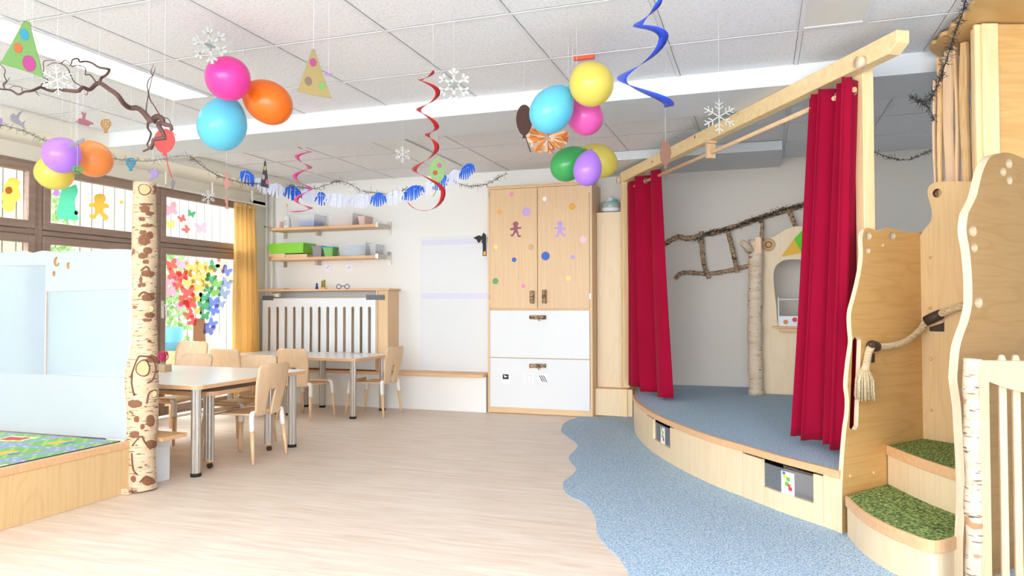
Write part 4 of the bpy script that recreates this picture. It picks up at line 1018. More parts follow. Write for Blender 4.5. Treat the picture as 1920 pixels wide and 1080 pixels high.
# ================================================================ BACK WALL FURNITURE
# radiator cover
t = empty('radiator_cover', (-4.35, 6.75, .37), 'white slatted radiator cover with wooden top below the wall shelves', 'radiator cover')
rx0, rx1, rz0, rz1 = -5.10, -3.72, .385, 1.12; yr = 6.64
slots = []
for k in range(13):
    px = 504.7+15.58*k+.09*k; a = WY(px, 620, yr).x; slots.append(rrect(a-.016, .50, a+.016, 1.03, .015, 4))
MB().panel([[(rx0, rz0), (rx1, rz0), (rx1, rz1), (rx0, rz1)]]+slots, (0, yr, 0), (1, 0, 0), (0, 0, 1), (0, .016, 0), 0, 1).build('front_grille', [M['white'], M['beech']], t)
MB().box((rx0-.04, yr-.02, 1.195), (-3.555, YW-.001, 1.215)).build('top_board', M['beech'], t, bevel=.003)
MB().box((-3.60, yr+.0, .37), (-3.58, YW-.001, 1.194)).box((rx1+.005, yr, .37), (rx1+.02, yr+.03, 1.194)).box((rx1+.02, yr+.012, .37), (-3.60, yr+.02, 1.194)).build('side_board', M['oak'], t)
MB().box((rx0, yr-.002, 1.10), (rx0+.14, yr-.0005, 1.15)).box((rx1-.11, yr-.002, 1.10), (rx1+.10, yr-.0005, 1.15)).build('corner_bracket', C('bracketgrey', 96, 100, 108, .4), t)
rd = MB()
for k in range(24): rd.box((-5.06+k*.056, YW-.14, .45), (-5.06+k*.056+.045, YW-.06, 1.10))
rd.box((-5.08, YW-.12, 1.10), (-3.72, YW-.08, 1.135)); rd.build('radiator', M['rad'], t)
MB().cyl((-5.0, yr+.03, 1.155), (-4.90, yr+.03, 1.155), .022, 14).build('valve_knob', M['plastic'], t)
# bench board along the wall
t = empty('wall_bench', (-3.9, 6.72, 0), 'low white wall bench with beech top below the radiator and wall board', 'bench')
MB().box((XW+.02, 6.60, .345), (-2.53, YW-.001, .372)).build('bench_top', M['beech'], t, bevel=.003)
MB().box((XW+.02, 6.68, .0), (-2.53, YW-.001, .344)).build('bench_front', M['wall'], t)
# wall board with rails
t = empty('wall_board', (-3.0, YW, 1.2), 'white board with two lavender rails between radiator and cabinet', 'wall board')
MB().box((-3.33, YW-.012, .39), (-2.53, YW-.001, 1.75)).build('board', M['white'], t)
C('lavender', 226, 226, 244, .5)
for zz in (fy(840, 454, YW-.02)[1], fy(840, 555, YW-.02)[1]): MB().box((-3.31, YW-.016, zz-.027), (-2.53, YW-.0125, zz+.027)).build('rail', M['lavender'], t)
# shelves
def shelf(zt, label):
    t = empty('wall_shelf', (-4.3, 6.75, zt-.03), label, 'shelf', 'wall shelves')
    MB().box((-4.985, 6.60, zt-.028), (-3.70, YW-.001, zt)).build('board', M['beech'], t, bevel=.002)
    for x, s_ in ((-4.99, 0), (-3.70, 1)):
        bk = MB().box((x, 6.60, zt-.03), (x+.006, YW-.006, zt+.012)).box((x-.012, YW-.008, zt-.09), (x+.03, YW-.001, zt+.05)).box((x-.001, 6.598, zt-.034), (x+.03, 6.6, zt+.014)) if True else None
        bk.build('bracket', M['steel'], t)
    for x in (-4.55,): MB().box((x, 6.80, zt-.075), (x+.03, YW-.001, zt-.0285)).build('bracket', M['steel'], t)
Z1 = fy(600, 424, 6.6)[1]; Z2 = fy(600, 481, 6.6)[1]
shelf(Z1, 'upper beech wall shelf on steel brackets'); shelf(Z2, 'lower beech wall shelf on steel brackets')
def sx(px, z): return WY(px, 420, 6.66).x
def tub(px0, px1, z, h, mat, label, cat='storage box', y0=6.63, y1=6.84, lid=None, inner=None, name='storage_box'):
    a, b_ = sx(px0, z), sx(px1, z)
    t = empty(name, ((a+b_)/2, (y0+y1)/2, z), label, cat)
    tp = .012
    mb = MB(); o = [(a+tp, y0+tp), (b_-tp, y0+tp), (b_-tp, y1-tp), (a+tp, y1-tp)]; q = [(a, y0), (b_, y0), (b_, y1), (a, y1)]
    vs = [(x, y, z+.001) for x, y in o]+[(x, y, z+h) for x, y in q]
    mb.add(vs, [(0, 3, 2, 1), (0, 1, 5, 4), (1, 2, 6, 5), (2, 3, 7, 6), (3, 0, 4, 7)])
    mb.box((a-.006, y0-.006, z+h-.008), (b_+.006, y0, z+h)).box((a-.006, y1, z+h-.008), (b_+.006, y1+.006, z+h)).box((a-.006, y0, z+h-.008), (a, y1, z+h)).box((b_, y0, z+h-.008), (b_+.006, y1, z+h))
    mb.build('body', mat, t)
    if lid: MB().box((a-.008, y0-.008, z+h+.0005), (b_+.008, y1+.008, z+h+.012)).build('lid', lid, t, bevel=.003)
    if inner:
        for k, (f0, f1, hh, mm) in enumerate(inner): MB().box((a+(b_-a)*f0+.014, y0+.02, z+.004), (a+(b_-a)*f1-.014, y1-.02, z+hh)).build('content', mm, t)
    return t
C('blue_content', 80, 130, 220); C('pinkish', 236, 206, 200); C('lime', 140, 216, 70, .4); C('teal', 60, 196, 206); C('greybox', 150, 146, 150); C('lightblue', 176, 204, 224); C('woodtray', 236, 206, 176); C('boxgreen', 130, 196, 110)
tub(547, 592, Z1, .135, M['boxclear'], 'clear plastic box with blue contents on the upper shelf', inner=[(.0, .95, .02, M['white']), (.3, 1, .07, M['blue_content'])])
tub(618, 664, Z1, .125, M['boxclear'], 'clear plastic box with pale pink contents on the upper shelf', inner=[(.05, .9, .09, M['pinkish'])])
tub(667, 680, Z1, .10, M['pinkish'], 'narrow pale pink box at the right of the upper shelf', 'box', y0=6.7)
# glue bottle
x = sx(535, Z1); t = empty('glue_bottle', (x, 6.69, Z1), 'white squeeze bottle with long pointed nozzle on the upper shelf', 'bottle')
MB().lathe([(0, .0005), (.034, .0005), (.036, .01), (.036, .10), (.03, .125), (.012, .14)], (x, 6.69, Z1), n=20).build('body', M['cardwhite'], t)
MB().lathe([(.014, .139), (.012, .16), (.004, .24), (0, .245)], (x, 6.69, Z1), n=14).build('nozzle', M['white'], t)
MB().lathe([(.005, .235), (.006, .25), (.003, .27), (0, .27)], (x, 6.69, Z1), n=10).build('cap', C('capyellow', 214, 176, 90), t)
MB().box((x-.02, 6.69-.038, Z1+.03), (x+.02, 6.69-.036, Z1+.085)).build('label_sticker', C('labelgrey', 206, 204, 206), t)
x = sx(525, Z1); tag(MB().lathe([(0, .0005), (.022, .0005), (.022, .07), (.018, .075), (0, .075)], (x, 6.69, Z1), n=16).build('jar', C('jarpink', 226, 180, 172)), 'small pinkish jar at the left of the upper shelf', 'jar')
x = sx(606, Z1); tag(MB().lathe([(0, .0005), (.012, .0005), (.012, .04), (0, .045)], (x, 6.72, Z1), n=12).build('jar', C('jargreen', 186, 190, 120)), 'tiny green jar between the two clear boxes on the upper shelf', 'jar')
# lower shelf
a, b_ = sx(507, Z2), sx(578, Z2); t = empty('wooden_tray', ((a+b_)/2, 6.74, Z2), 'pale wooden tray under the green bin on the lower shelf', 'tray')
MB().box((a, 6.63, Z2+.0005), (a+.21, 6.64, Z2+.045)).box((a, 6.64, Z2+.0005), (b_, 6.85, Z2+.035)).build('tray', M['woodtray'], t)
tub(506, 572, Z2+.046, .11, M['lime'], 'bright green plastic bin standing on the wooden tray', 'bin', name='storage_bin')
t = tub(588, 606, Z2, .115, M['greybox'], 'small grey patterned box on the lower shelf', 'box', y1=6.76)
tub(609, 627, Z2, .09, M['boxgreen'], 'small green labelled jar box with teal lid on the lower shelf', 'box', y1=6.74, lid=M['teal'])
tub(637, 688, Z2, .135, M['boxclear'], 'clear plastic box with pale blue contents on the lower shelf', inner=[(.15, .8, .10, M['lightblue'])])
tub(691, 703, Z2, .12, M['boxclear'], 'narrow clear box with grey contents at the right end of the lower shelf', inner=[(0, 1, .06, M['greybox'])], y0=6.68)
# cards on wall
for px, lb in ((615, 'small pencil drawing card below the lower shelf, left one'), (655, 'small pencil drawing card below the lower shelf, right one')):
    a = fy(px, 503, YW); mb = MB().box((a[0]-.045, YW-.003, a[1]-.045), (a[0]+.045, YW-.001, a[1]+.045)).tube([(a[0]-.02, YW-.0035, a[1]), (a[0], YW-.0035, a[1]+.015), (a[0]+.02, YW-.0035, a[1]+.03 if px == 615 else a[1]+.005)], .002, 4, mi=1)
    tag(mb.build('picture_card', [M['cardwhite'], C('pencil', 120, 124, 134)]), lb, 'card', 'cards below the shelf')
# things on the radiator cover
zt = 1.2155
C('figblue', 40, 60, 150); C('figolive', 150, 150, 60)
x = WY(594, 535, 6.72).x; tag(MB().lathe([(0, 0), (.018, 0), (.014, .03), (.009, .04), (.013, .052), (.006, .066), (0, .068)], (x, 6.72, zt), n=14).build('toy_figure', M['figblue']), 'tiny blue toy figure on the radiator cover', 'toy figure')
x = WY(606, 535, 6.72).x; t = empty('toy_block', (x, 6.72, zt), 'small olive and brown peg toy on the radiator cover', 'toy')
MB().box((x-.03, 6.70, zt), (x+.035, 6.74, zt+.02)).build('base', M['beech'], t); MB().cyl((x-.012, 6.72, zt+.0205), (x-.012, 6.72, zt+.09), .011, 12).cyl((x+.013, 6.72, zt+.0205), (x+.013, 6.72, zt+.10), .011, 12).build('peg', M['figolive'], t)
x = WY(643, 540, 6.70).x; g_ = MB()
for dx in (-.05, .05): g_.tube([(x+dx+.028*math.cos(k*PI/8), 6.70, zt+.026+.022*math.sin(k*PI/8)) for k in range(17)], .004, 6, cap=False)
g_.tube([(x-.022, 6.70, zt+.026), (x, 6.70, zt+.034), (x+.022, 6.70, zt+.026)], .004, 6)
tag(g_.build('toy_glasses', M['figblue']), 'blue round spectacle frame on the radiator cover', 'glasses')
x = WY(520, 540, 6.75).x; tag(MB().box((x-.09, 6.70, zt), (x+.12, 6.80, zt+.014)).build('wooden_strip', M['woodtray'], bevel=.002), 'flat pale wooden strip at the left of the radiator cover', 'board')

# main cabinet
cx0, cx1, cy, cz1 = -2.517, -1.478, 6.70, 2.195
t = empty('tall_cabinet', ((cx0+cx1)/2, cy+.2, 0), 'tall beech cabinet with two dotted doors and two white drawers', 'cabinet')
MB().box((cx0, cy-.0, .001), (cx0+.02, YS-.002 if False else YW-.002, cz1)).box((cx1-.022, cy, .001), (cx1, YS-.002, cz1)).box((cx0+.02, cy, cz1-.02), (cx1-.022, YW-.002, cz1)).box((cx0-.012, cy-.012, cz1+.0005), (cx1+.004, YW-.002, cz1+.012)).box((cx0+.02, cy+.02, .001), (cx1-.022, YW-.002, cz1-.021)).build('body', M['oak'], t)
MB().box((cx0+.021, cy-.0, .004), (cx1-.023, cy+.018, .075)).build('plinth', M['oakx'], t)
zd0 = fy(1000, 578, cy)[1]
xm = fy(1008, 450, cy)[0]
dl = MB().box((cx0+.023, cy-.004, zd0), (xm-.003, cy+.016, cz1-.024)).build('door', M['oak'], t, bevel=.001)
drr = MB().box((xm+.003, cy-.004, zd0), (cx1-.025, cy+.016, cz1-.024)).build('door', M['oak'], t, bevel=.001)
def stick(a, b_, r, parent, name='handle'):
    a, b_ = Vector(a), Vector(b_); random.seed(int(abs(a.x)*1000))
    pts = [a.lerp(b_, k/6) for k in range(7)]; MB().tube(pts, [r*random.uniform(.9, 1.1) for _ in pts], 12).build(name, M['birchb'], parent)
h1 = fy(997, 545, cy-.03); h2 = fy(997, 569, cy-.03); stick((h1[0], cy-.030, h1[1]), (h2[0], cy-.030, h2[1]), .022, dl)
h1 = fy(1020, 543, cy-.03); h2 = fy(1020, 569, cy-.03); stick((h1[0], cy-.028, h1[1]), (h2[0], cy-.028, h2[1]), .020, drr)
zr0 = fy(1010, 672, cy)[1]; zr1 = fy(1010, 766, cy)[1]
for (za, zb, py) in ((zr0+.004, zd0-.022, 595), (zr1, zr0-.004, 686)):
    dwr = MB().box((cx0+.024, cy-.005, za), (cx1-.026, cy+.016, zb)).build('drawer', M['white'], t, bevel=.001); dwr['label'] = 'white drawer front'
    a = fy(993, py, cy-.03); b_ = fy(1023, py, cy-.03); stick((a[0], cy-.027, a[1]), (b_[0], cy-.027, b_[1]), .019, dwr)
    MB().tube([((a[0]+b_[0])/2+.01, cy-.045, a[1]+.005), ((a[0]+b_[0])/2+.015, cy-.055, a[1]-.02), ((a[0]+b_[0])/2+.02, cy-.05, a[1]-.03)], .007, 8).build('handle_twig', M['birchb'], dwr)
for zz in (2.10, 1.10):
    MB().box((cx0+.012, cy-.006, zz), (cx0+.022, cy-.001, zz+.05)).box((cx1-.024, cy-.006, zz), (cx1-.014, cy-.001, zz+.05)).build('hinge', M['chrome'], t)
# dot stickers
dots = [(959,364,4.5,'pink','st_pink',(246,150,200),'at the top of the left cabinet door'),(936,397,5,'orange','st_orange',(246,180,90),'near the left edge of the left cabinet door'),(987,397,9,'lilac','st_lilac',(206,176,236),'large one beside the purple figure on the left door'),
 (930,463,4.5,'yellow','st_yellow',(246,226,140),'left below the purple figure on the left door'),(996,463,6.5,'tan','st_tan',(216,176,130),'right below the purple figure on the left door'),(964,487,5,'blue','st_blue',(70,110,200),'small one low on the left cabinet door'),
 (929,527,6.5,'green','st_green',(110,170,110),'at the lower left corner of the left door'),(981,536,4.5,'pink','st_pink',(246,150,200),'low on the left door above the handle'),
 (1021,373,4.5,'white','st_white',(255,255,255),'at the top of the right cabinet door'),(1073,387,7,'orange','st_orange',(246,180,90),'at the top right of the right cabinet door'),(1093,449,7,'pale pink','st_palepink',(246,212,220),'right of the lilac figure on the right door'),
 (1023,480,9,'blue','st_blue',(70,110,200),'large one on the middle of the right cabinet door'),(1074,482,4.5,'lilac','st_lilac',(206,176,236),'small one on the lower right of the right door'),(1066,522,5,'yellow','st_yellow',(246,226,140),'low on the right cabinet door')]
for px, py, r, nm, mn, col, where in dots:
    C(mn, *col); a = fy(px, py, cy-.004); R_ = r/F_PX*6.4
    o = MB().panel([circ(a[0], a[1], R_, 20)], (0, cy-.0055, 0), (1, 0, 0), (0, 0, 1), (0, .001, 0)).build('dot_sticker', M[mn])
    tag(o, 'round %s paper dot %s' % (nm, where), 'sticker', 'paper dots on the cabinet doors')
def figure(cx_, cz_, s, flip=1):
    """gingerbread-like dancing child outline"""
    q = [(-.20,.98),(.0,1.06),(.22,.98),(.30,.80),(.24,.62),(.16,.56),(.34,.44),(.58,.46),(.62,.32),(.40,.26),(.24,.26),(.22,.04),(.30,-.14),(.34,-.38),(.56,-.44),(.54,-.58),(.24,-.58),(.14,-.30),(.02,-.10),(-.16,-.30),(-.32,-.52),(-.56,-.46),(-.56,-.28),(-.40,-.30),(-.26,-.06),(-.22,.22),(-.40,.14),(-.60,.18),(-.60,.34),(-.34,.40),(-.18,.56),(-.28,.64),(-.32,.82)]
    return [(cx_+p.x*s*flip, cz_+p.y*s) for p in cr([Vector((a, b_, 0)) for a, b_ in q], 3, True)]
C('figpurple', 160, 90, 110); C('figlilac', 200, 168, 232)
for px, py, mn, fl, lb in ((967, 434, 'figpurple', 1, 'dark mauve dancing child cutout on the left cabinet door'), (1050, 434, 'figlilac', -1, 'lilac dancing child cutout on the right cabinet door')):
    a = fy(px, py, cy-.005); tag(MB().panel([figure(a[0], a[1], .092, fl)], (0, cy-.0055, 0), (1, 0, 0), (0, 0, 1), (0, .001, 0)).build('paper_figure', M[mn]), lb, 'paper figure')
# instruction cards on the lower drawer
C('pencilred', 206, 90, 80); C('pencilteal', 60, 130, 150); C('cardblue', 170, 190, 226)
for px, kind, lb in ((950, 0, 'small card with a black picture on the lower white drawer'), (992, 1, 'small card with an outlined sheet on the lower white drawer'), (1018, 2, 'small card with three crayons on the lower white drawer')):
    a = fy(px, 710, cy-.006); mb = MB().box((a[0]-.042, cy-.0075, a[1]-.045), (a[0]+.042, cy-.0055, a[1]+.045)); y_ = cy-.0082
    if kind == 0: mb.box((a[0]-.04, y_, a[1]-.005), (a[0]+.02, y_+.0006, a[1]+.042), 1).panel([[(a[0]-.02, a[1]+.01), (a[0]+.01, a[1]+.02), (a[0]-.03, a[1]+.034)]], (0, y_-.0005, 0), (1, 0, 0), (0, 0, 1), (0, .0004, 0), 0)
    if kind == 1:
        for aa, bb in (((-.022, -.035), (-.019, .035)), ((.019, -.035), (.022, .035)), ((-.022, .032), (.022, .035)), ((-.022, -.035), (.022, -.032))): mb.box((a[0]+aa[0], y_, a[1]+aa[1]), (a[0]+bb[0], y_+.0006, a[1]+bb[1]), 2)
    if kind == 2:
        for k, dx in enumerate((-.02, 0, .02)): mb.tube([(a[0]+dx-.015, y_, a[1]+.03), (a[0]+dx+.018, y_, a[1]-.03)], .0045, 6, mi=3 if k != 1 else 4)
    tag(mb.build('picture_card', [M['cardwhite'], M['black'], M['cardblue'], M['pencilteal'], M['pencilred']]), lb, 'card', 'picture cards on the drawer')
# side tall cabinet + low base cabinet
tx0, tx1 = cx1+.003, -1.19
t = empty('side_cupboard', (-1.33, 6.95, .26), 'plain pale plywood cupboard between the tall cabinet and the far curtain', 'cupboard')
MB().box((tx0, 6.90, .262), (tx1, YS-.002, fy(1140, 398, 6.9)[1])).build('body', M['plylight'], t)
t = empty('low_base_unit', (-1.28, 6.85, 0), 'low plywood base unit under the side cupboard', 'base unit')
MB().box((tx0, 6.80, .007), (-1.125, YS-.002, .255)).build('body', M['plylight'], t); MB().box((tx0, 6.785, .2555), (-1.125, YS-.002, .261)).build('top_edge', M['beech'], t)
MB().box((-1.215, 6.78, .007), (-1.17, 6.799, .2545)).build('batten', M['pinez'], t)
# bowl on side cupboard
zc = fy(1140, 398, 6.9)[1]+.0005
x = WY(1145, 390, 6.98).x; t = empty('basket', (x, 6.98, zc), 'glass bowl of small craft items on the side cupboard', 'bowl')
MB().lathe([(0, 0), (.07, 0), (.085, .05), (.09, .10), (.084, .10), (.078, .05), (.06, .01), (0, .01)], (x, 6.98, zc), n=24).build('bowl', C('bowlteal', 176, 196, 190, .2), t)
MB().lathe([(.0865, .012), (.088, .045), (.0865, .046)], (x, 6.98, zc), n=24).build('picture_band', M['cardwhite'], t)
for k, (dx, dz, r_, mm) in enumerate(((-.03, .105, .03, 'white'), (.02, .10, .028, 'boxgreen'), (0, .13, .03, 'white'), (.045, .11, .022, 'teal'))): MB().sphere((x+dx, 6.98-.01*k, zc+dz), r_).build('craft_item', M[mm], t)
# bat card
C('batblack', 30, 30, 34)
bq = [(911,440),(906,436),(903,443),(898,441),(887,446),(893,449),(897,456),(902,452),(905,458),(905,480),(912,480)]
a = [fy(*q, cy+.01) for q in bq]; mb = MB().panel([[(min(p[0], cx0-.0005), p[1]) for p in a]], (0, cy+.01, 0), (1, 0, 0), (0, 0, 1), (0, .003, 0))
c1 = fy(908, 473, cy); mb.box((c1[0]-.012, cy+.0085, c1[1]-.03), (min(c1[0]+.012, cx0-.001), cy+.0098, c1[1]+.01), 1); mb.panel([circ(fy(902, 451, cy)[0], fy(902, 451, cy)[1], .006, 10)], (0, cy+.0085, 0), (1, 0, 0), (0, 0, 1), (0, .001, 0), 2)
tag(mb.build('paper_bat', [M['batblack'], M['haty'], M['white']]), 'black paper bat peeking out left of the tall cabinet', 'paper bat')

# ================================================================ TABLES
def table(x0, x1, y0, y1, z, label, caster=False, r=.06, legs=((1, 0), (1, 1), (0, 0), (0, 1)), bar=False):
    t = empty('table', ((x0+x1)/2, (y0+y1)/2, 0), label, 'table', 'white topped children tables')
    MB().prism(rrect(x0, y0, x1, y1, r, 6), z-.002, z).build('tabletop', M['tablewhite'], t)
    MB().prism(rrect(x0-.0005, y0-.0005, x1+.0005, y1+.0005, r, 6), z-.026, z-.0025).build('edge_band', M['beech'], t)
    for ix, iy in legs:
        x = x1-.085 if ix else x0+.085; y = y1-.085 if iy else y0+.085
        lz = .055 if caster else .022
        nn = 28; vs = []; fs = []
        for zz in (lz, z-.027):
            for k in range(nn*2):
                a = PI*k/nn; rr = .030 if k % 4 < 3 else .0275; vs.append((x+rr*math.cos(a), y+rr*math.sin(a), zz))
        K = nn*2
        for k in range(K): fs.append((k, (k+1) % K, K+(k+1) % K, K+k))
        fs.append(tuple(range(K)))
        lg = MB().add(vs, fs).build('leg', M['steel'], t)
        if caster:
            MB().lathe([(0, .055), (.03, .055), (.028, .046), (.012, .034), (0, .034)], (x, y, 0), n=16).build('leg_cap', M['cutwood'], lg)
            MB().cyl((x+.006, y-.009, .019), (x+.006, y+.009, .019), .018, 16).build('caster_wheel', M['darkmetal'], lg)
        else: MB().cyl((x, y, .0008), (x, y, .0215), .032, 20).build('foot', M['black'], lg)
    return t
table(-4.66, -3.20, 3.565, 4.71, .565, 'white rectangular table with round aluminium legs beside the birch trunk', legs=((1, 0), (1, 1), (0, 1)))
table(-4.10, -3.275, 3.765, 4.535, .50, 'lower white table on casters tucked under the front table', caster=True, r=.08)
table(-4.34, -3.48, 5.86, 6.585, .56, 'rear white table on grey legs in front of the radiator, right one', r=.05)
table(-5.02, -4.36, 5.86, 6.57, .56, 'rear white table in front of the glass door, left one', r=.05)
# papers on rear table
C('paperbits', 228, 214, 200)
random.seed(21)
for k, (px, py, lb) in enumerate(((640, 660, 'left'), (655, 663, 'middle'), (668, 660, 'right'))):
    p = WZ(px, py, .562); tag(MB().obox((p.x, p.y, .5615), (.09, .02*k, 0), (-.015*k, .06, 0), (0, 0, .001)).build('paper_sheet', M['paperbits']), 'small paper piece lying on the rear table, %s one of three' % lb, 'paper', 'paper pieces on the rear table')
# chairs
def chair_proto():
    t = empty('child_chair', (0, 0, 0), 'x', 'chair', 'small plywood childrens chairs')
    hw = .150
    sn = 12
    # seat
    vs = []; fs = []; nx, ny = 12, 10
    for j in range(ny+1):
        for i in range(nx+1):
            u, v = -1+2*i/nx, -1+2*j/ny
            x = u*(.155+.012*v)*(1-.10*max(0, abs(v)-.7)/.3*abs(u)**2); y = v*.165*(1-.12*max(0, abs(u)-.7)/.3*abs(v)**2)
            vs.append((x, y, .325-.008*(1-u*u)*(1-v*v)-.012*max(0, v-.6)*2))
    for j in range(ny):
        for i in range(nx): fs.append((j*(nx+1)+i, j*(nx+1)+i+1, (j+1)*(nx+1)+i+1, (j+1)*(nx+1)+i))
    o = MB().add(vs, fs, True).build('seat', M['chairply'], t); s = o.modifiers.new('s', 'SOLIDIFY'); s.thickness = .011
    # backrest
    vs = []; fs = []; nx, ny = 20, 26; idx = {}
    z0, z1 = .305, .655
    for j in range(ny+1):
        z = z0+(z1-z0)*j/ny; f = j/ny
        W_ = .128+.034*min(1, f/.6)
        rr = .04
        if z > z1-rr: W_ = W_-rr+math.sqrt(max(0, rr*rr-(z-(z1-rr))**2))
        for i in range(nx+1):
            u = -1+2*i/nx; x = u*W_; y = -.175-.055*f**1.2-.0-.028*(1-u*u)*f
            idx[i, j] = len(vs); vs.append((x, y, z))
    for j in range(ny):
        for i in range(nx):
            z = z0+(z1-z0)*(j+.5)/ny; u = -1+2*(i+.5)/nx
            if abs(u) < (.18 if z < .48 else .0) and z < .50: continue
            fs.append((idx[i, j], idx[i+1, j], idx[i+1, j+1], idx[i, j+1]))
    o = MB().add(vs, fs, True).build('backrest', M['chairply'], t); s = o.modifiers.new('s', 'SOLIDIFY'); s.thickness = .010; s.offset = 0
    for sx_ in (-1, 1):
        for sy_ in (-1, 1):
            top = Vector((sx_*.158, sy_*.168, .325)); bot = Vector((sx_*.178, sy_*.200, .002)); mid_ = top.lerp(bot, .34)
            lg = MB().tube([mid_, bot], [.0155, .0095], 14).build('leg', M['beechz'], t)
            el = top+Vector((-sx_*.028, 0, .006))
            jt = MB().tube(cr([mid_, top.lerp(bot, .06), top+Vector((-sx_*.008, 0, .004)), el], 4), [.0175]*13, 12).build('leg_joint', M['plastic'], t)
    for sy_ in (-1, 1):
        y = sy_*.168; MB().cyl((-.13, y, .331), (.13, y, .331), .0135, 14).build('crossbar', M['beechz'], t)
    for sx_ in (-1, 1): MB().cyl((sx_*.06, -.168-.0125, .331), (sx_*.06, -.168-.017, .331), .0045, 8).build('rivet', M['chrome'], t)
    return t
proto = chair_proto()
chairs = [  # x, y, rotz (0 faces +Y), scale, label
 (-3.355, 4.20, PI/2, 1.0, 'front plywood chair seen from behind at the right edge of the front table'),
 (-3.72, 4.58, PI, 1.0, 'plywood chair behind the front table, facing the camera, nearer the front chair'),
 (-4.33, 4.58, PI, 1.0, 'plywood chair behind the front table, facing the camera, nearer the birch trunk'),
 (-4.97, 5.22, PI, 1.09, 'plywood chair with its back before the paper tree trunk at the glass door'),
 (-4.58, 5.66, 0, 1.0, 'plywood chair at the rear left table in front of the yellow curtain'),
 (-4.01, 5.865, 0, 1.0, 'plywood chair with its back to the camera at the rear right table'),
 (-3.50, 6.22, PI/2, 1.0, 'plywood chair at the right end of the rear table by the wall bench')]
for i, (x, y, rz, s, lb) in enumerate(chairs):
    o = proto if i == 0 else copy_tree(proto)
    o.location = (x, y, 0); o.rotation_euler = (0, 0, rz); o.scale = (s, s, s); o['label'] = lb
# low bench beside the birch
t = empty('low_bench', (-3.55, 3.50, 0), 'low bench with beech seat and white end panel beside the birch trunk', 'bench')
MB().box((-3.95, 3.36, .262), (-3.265, 3.555, .285)).build('seat', M['beech'], t, bevel=.002)
MB().box((-3.40, 3.375, .001), (-3.382, 3.54, .2615)).build('end_panel', M['white'], t)
MB().box((-3.90, 3.375, .001), (-3.882, 3.54, .2615)).build('end_panel', M['white'], t)
# scissors holder
ty = 3.62; p = WZ(310, 697, .5655); px_ = p.x
a = WZ(296, 697, .5655); b_ = WZ(330, 695, .5655)
t = empty('scissors_block', ((a.x+b_.x)/2, a.y, .5655), 'wooden block holding children scissors on the front table', 'scissors holder')
yb0 = a.y
MB().box((a.x-.05, yb0, .5655), (b_.x, yb0+.07, .618)).build('block', M['oakx'], t, bevel=.002)
cols = [('sc_pink', 240, 90, 170), ('sc_purple', 176, 80, 200), ('sc_orange', 244, 130, 70), ('sc_red', 226, 60, 70), ('sc_rose', 240, 110, 130), ('sc_red', 226, 60, 70)]
for k, (nm, *c) in enumerate(cols):
    C(nm, *c, rough=.35); x = a.x+.005+k*(b_.x-a.x-.04)/5; y = yb0+.02+.012*(k % 3); z = .6185
    s_ = MB().box((x-.003, y-.001, z), (x+.003, y+.001, z+.02), 1)
    for dx in (-.011, .011):
        s_.tube([(x+dx+.012*math.cos(q*PI/6), y+.008*math.sin(k+q*.2)*.2, z+.062+.030*math.sin(q*PI/6)) for q in range(13)], .0038, 6, cap=False)
        s_.tube([(x, y, z+.018), (x+dx*.5, y, z+.036)], .0035, 6)
    tag(s_.build('scissors', [M[nm], M['chrome']]), '%s scissors standing in the wooden block, number %s from the left' % (nm.split('_')[1] if False else ['pink','purple','orange','red','rose','red'][k]+'-handled', ['first','second','third','fourth','fifth','sixth'][k]), 'scissors', 'children scissors in the block')

# ================================================================ WINDOW DECORATIONS (stuck to the panes)
xg = XW+.0015
def fx(px, py): p = WX(px, py, xg); return (p.y, p.z)
def stickfig(name, pts, mat, label, cat, smooth=True, k=3, group=None, x=None):
    q = [fx(*p) for p in pts]
    if smooth: q = [(p.x, p.y) for p in cr([Vector((a, b_, 0)) for a, b_ in q], k, True)]
    o = MB().panel([q], (x or xg, 0, 0), (0, 1, 0), (0, 0, 1), (.001, 0, 0)).build(name, mat); return tag(o, label, cat, group)
paper = dict(trans=.65)
C('p_teal', 96, 196, 160, **paper); C('p_yellow', 206, 168, 70, **paper); C('p_brown', 206, 140, 96, **paper); C('p_grey', 110, 120, 124); C('p_purple', 190, 140, 236, **paper); C('p_lemon', 236, 206, 96, **paper); C('p_orange', 250, 190, 90, **paper)
stickfig('paper_figure', [(107,407),(110,380),(114,360),(118,352),(132,350),(142,346),(146,360),(140,378),(144,400),(147,412),(128,412)], M['p_teal'], 'mint green paper figure on the transom pane below the yellow balloon', 'paper figure', smooth=True)
stickfig('paper_dot', [(106+6*math.cos(a*.5), 362+6.5*math.sin(a*.5)) for a in range(12)], M['p_purple'], 'purple paper dot beside the mint green figure', 'paper dot')
stickfig('paper_dot', [(143+4*math.cos(a*.5), 399+4*math.sin(a*.5)) for a in range(12)], M['p_grey'], 'dark grey paper dot at the foot of the mint green figure', 'paper dot')
gb = [(178,366),(187,363),(197,367),(198,376),(194,380),(204,384),(203,390),(196,390),(194,398),(202,404),(203,410),(196,414),(192,407),(186,400),(182,404),(177,411),(169,408),(168,402),(175,402),(178,396),(176,388),(167,388),(168,381),(177,380),(176,374)]
stickfig('paper_figure', gb, M['p_yellow'], 'mustard yellow gingerbread figure on the transom pane left of the birch trunk', 'paper figure', k=2)
stickfig('paper_dot', [(228+3.5*math.cos(a*.5), 379+3.5*math.sin(a*.5)) for a in range(12)], M['p_orange'], 'orange paper dot between the gingerbread figure and the birch trunk', 'paper dot')
fl = [(12,342),(16,335),(24,333),(33,336),(38,344),(34,352),(38,360),(37,372),(30,378),(28,388),(24,396),(12,396),(4,388),(6,378),(2,366),(8,358),(6,350)]
stickfig('paper_flower', fl, M['p_lemon'], 'yellow paper sunflower on the far left transom pane', 'paper flower', k=2)
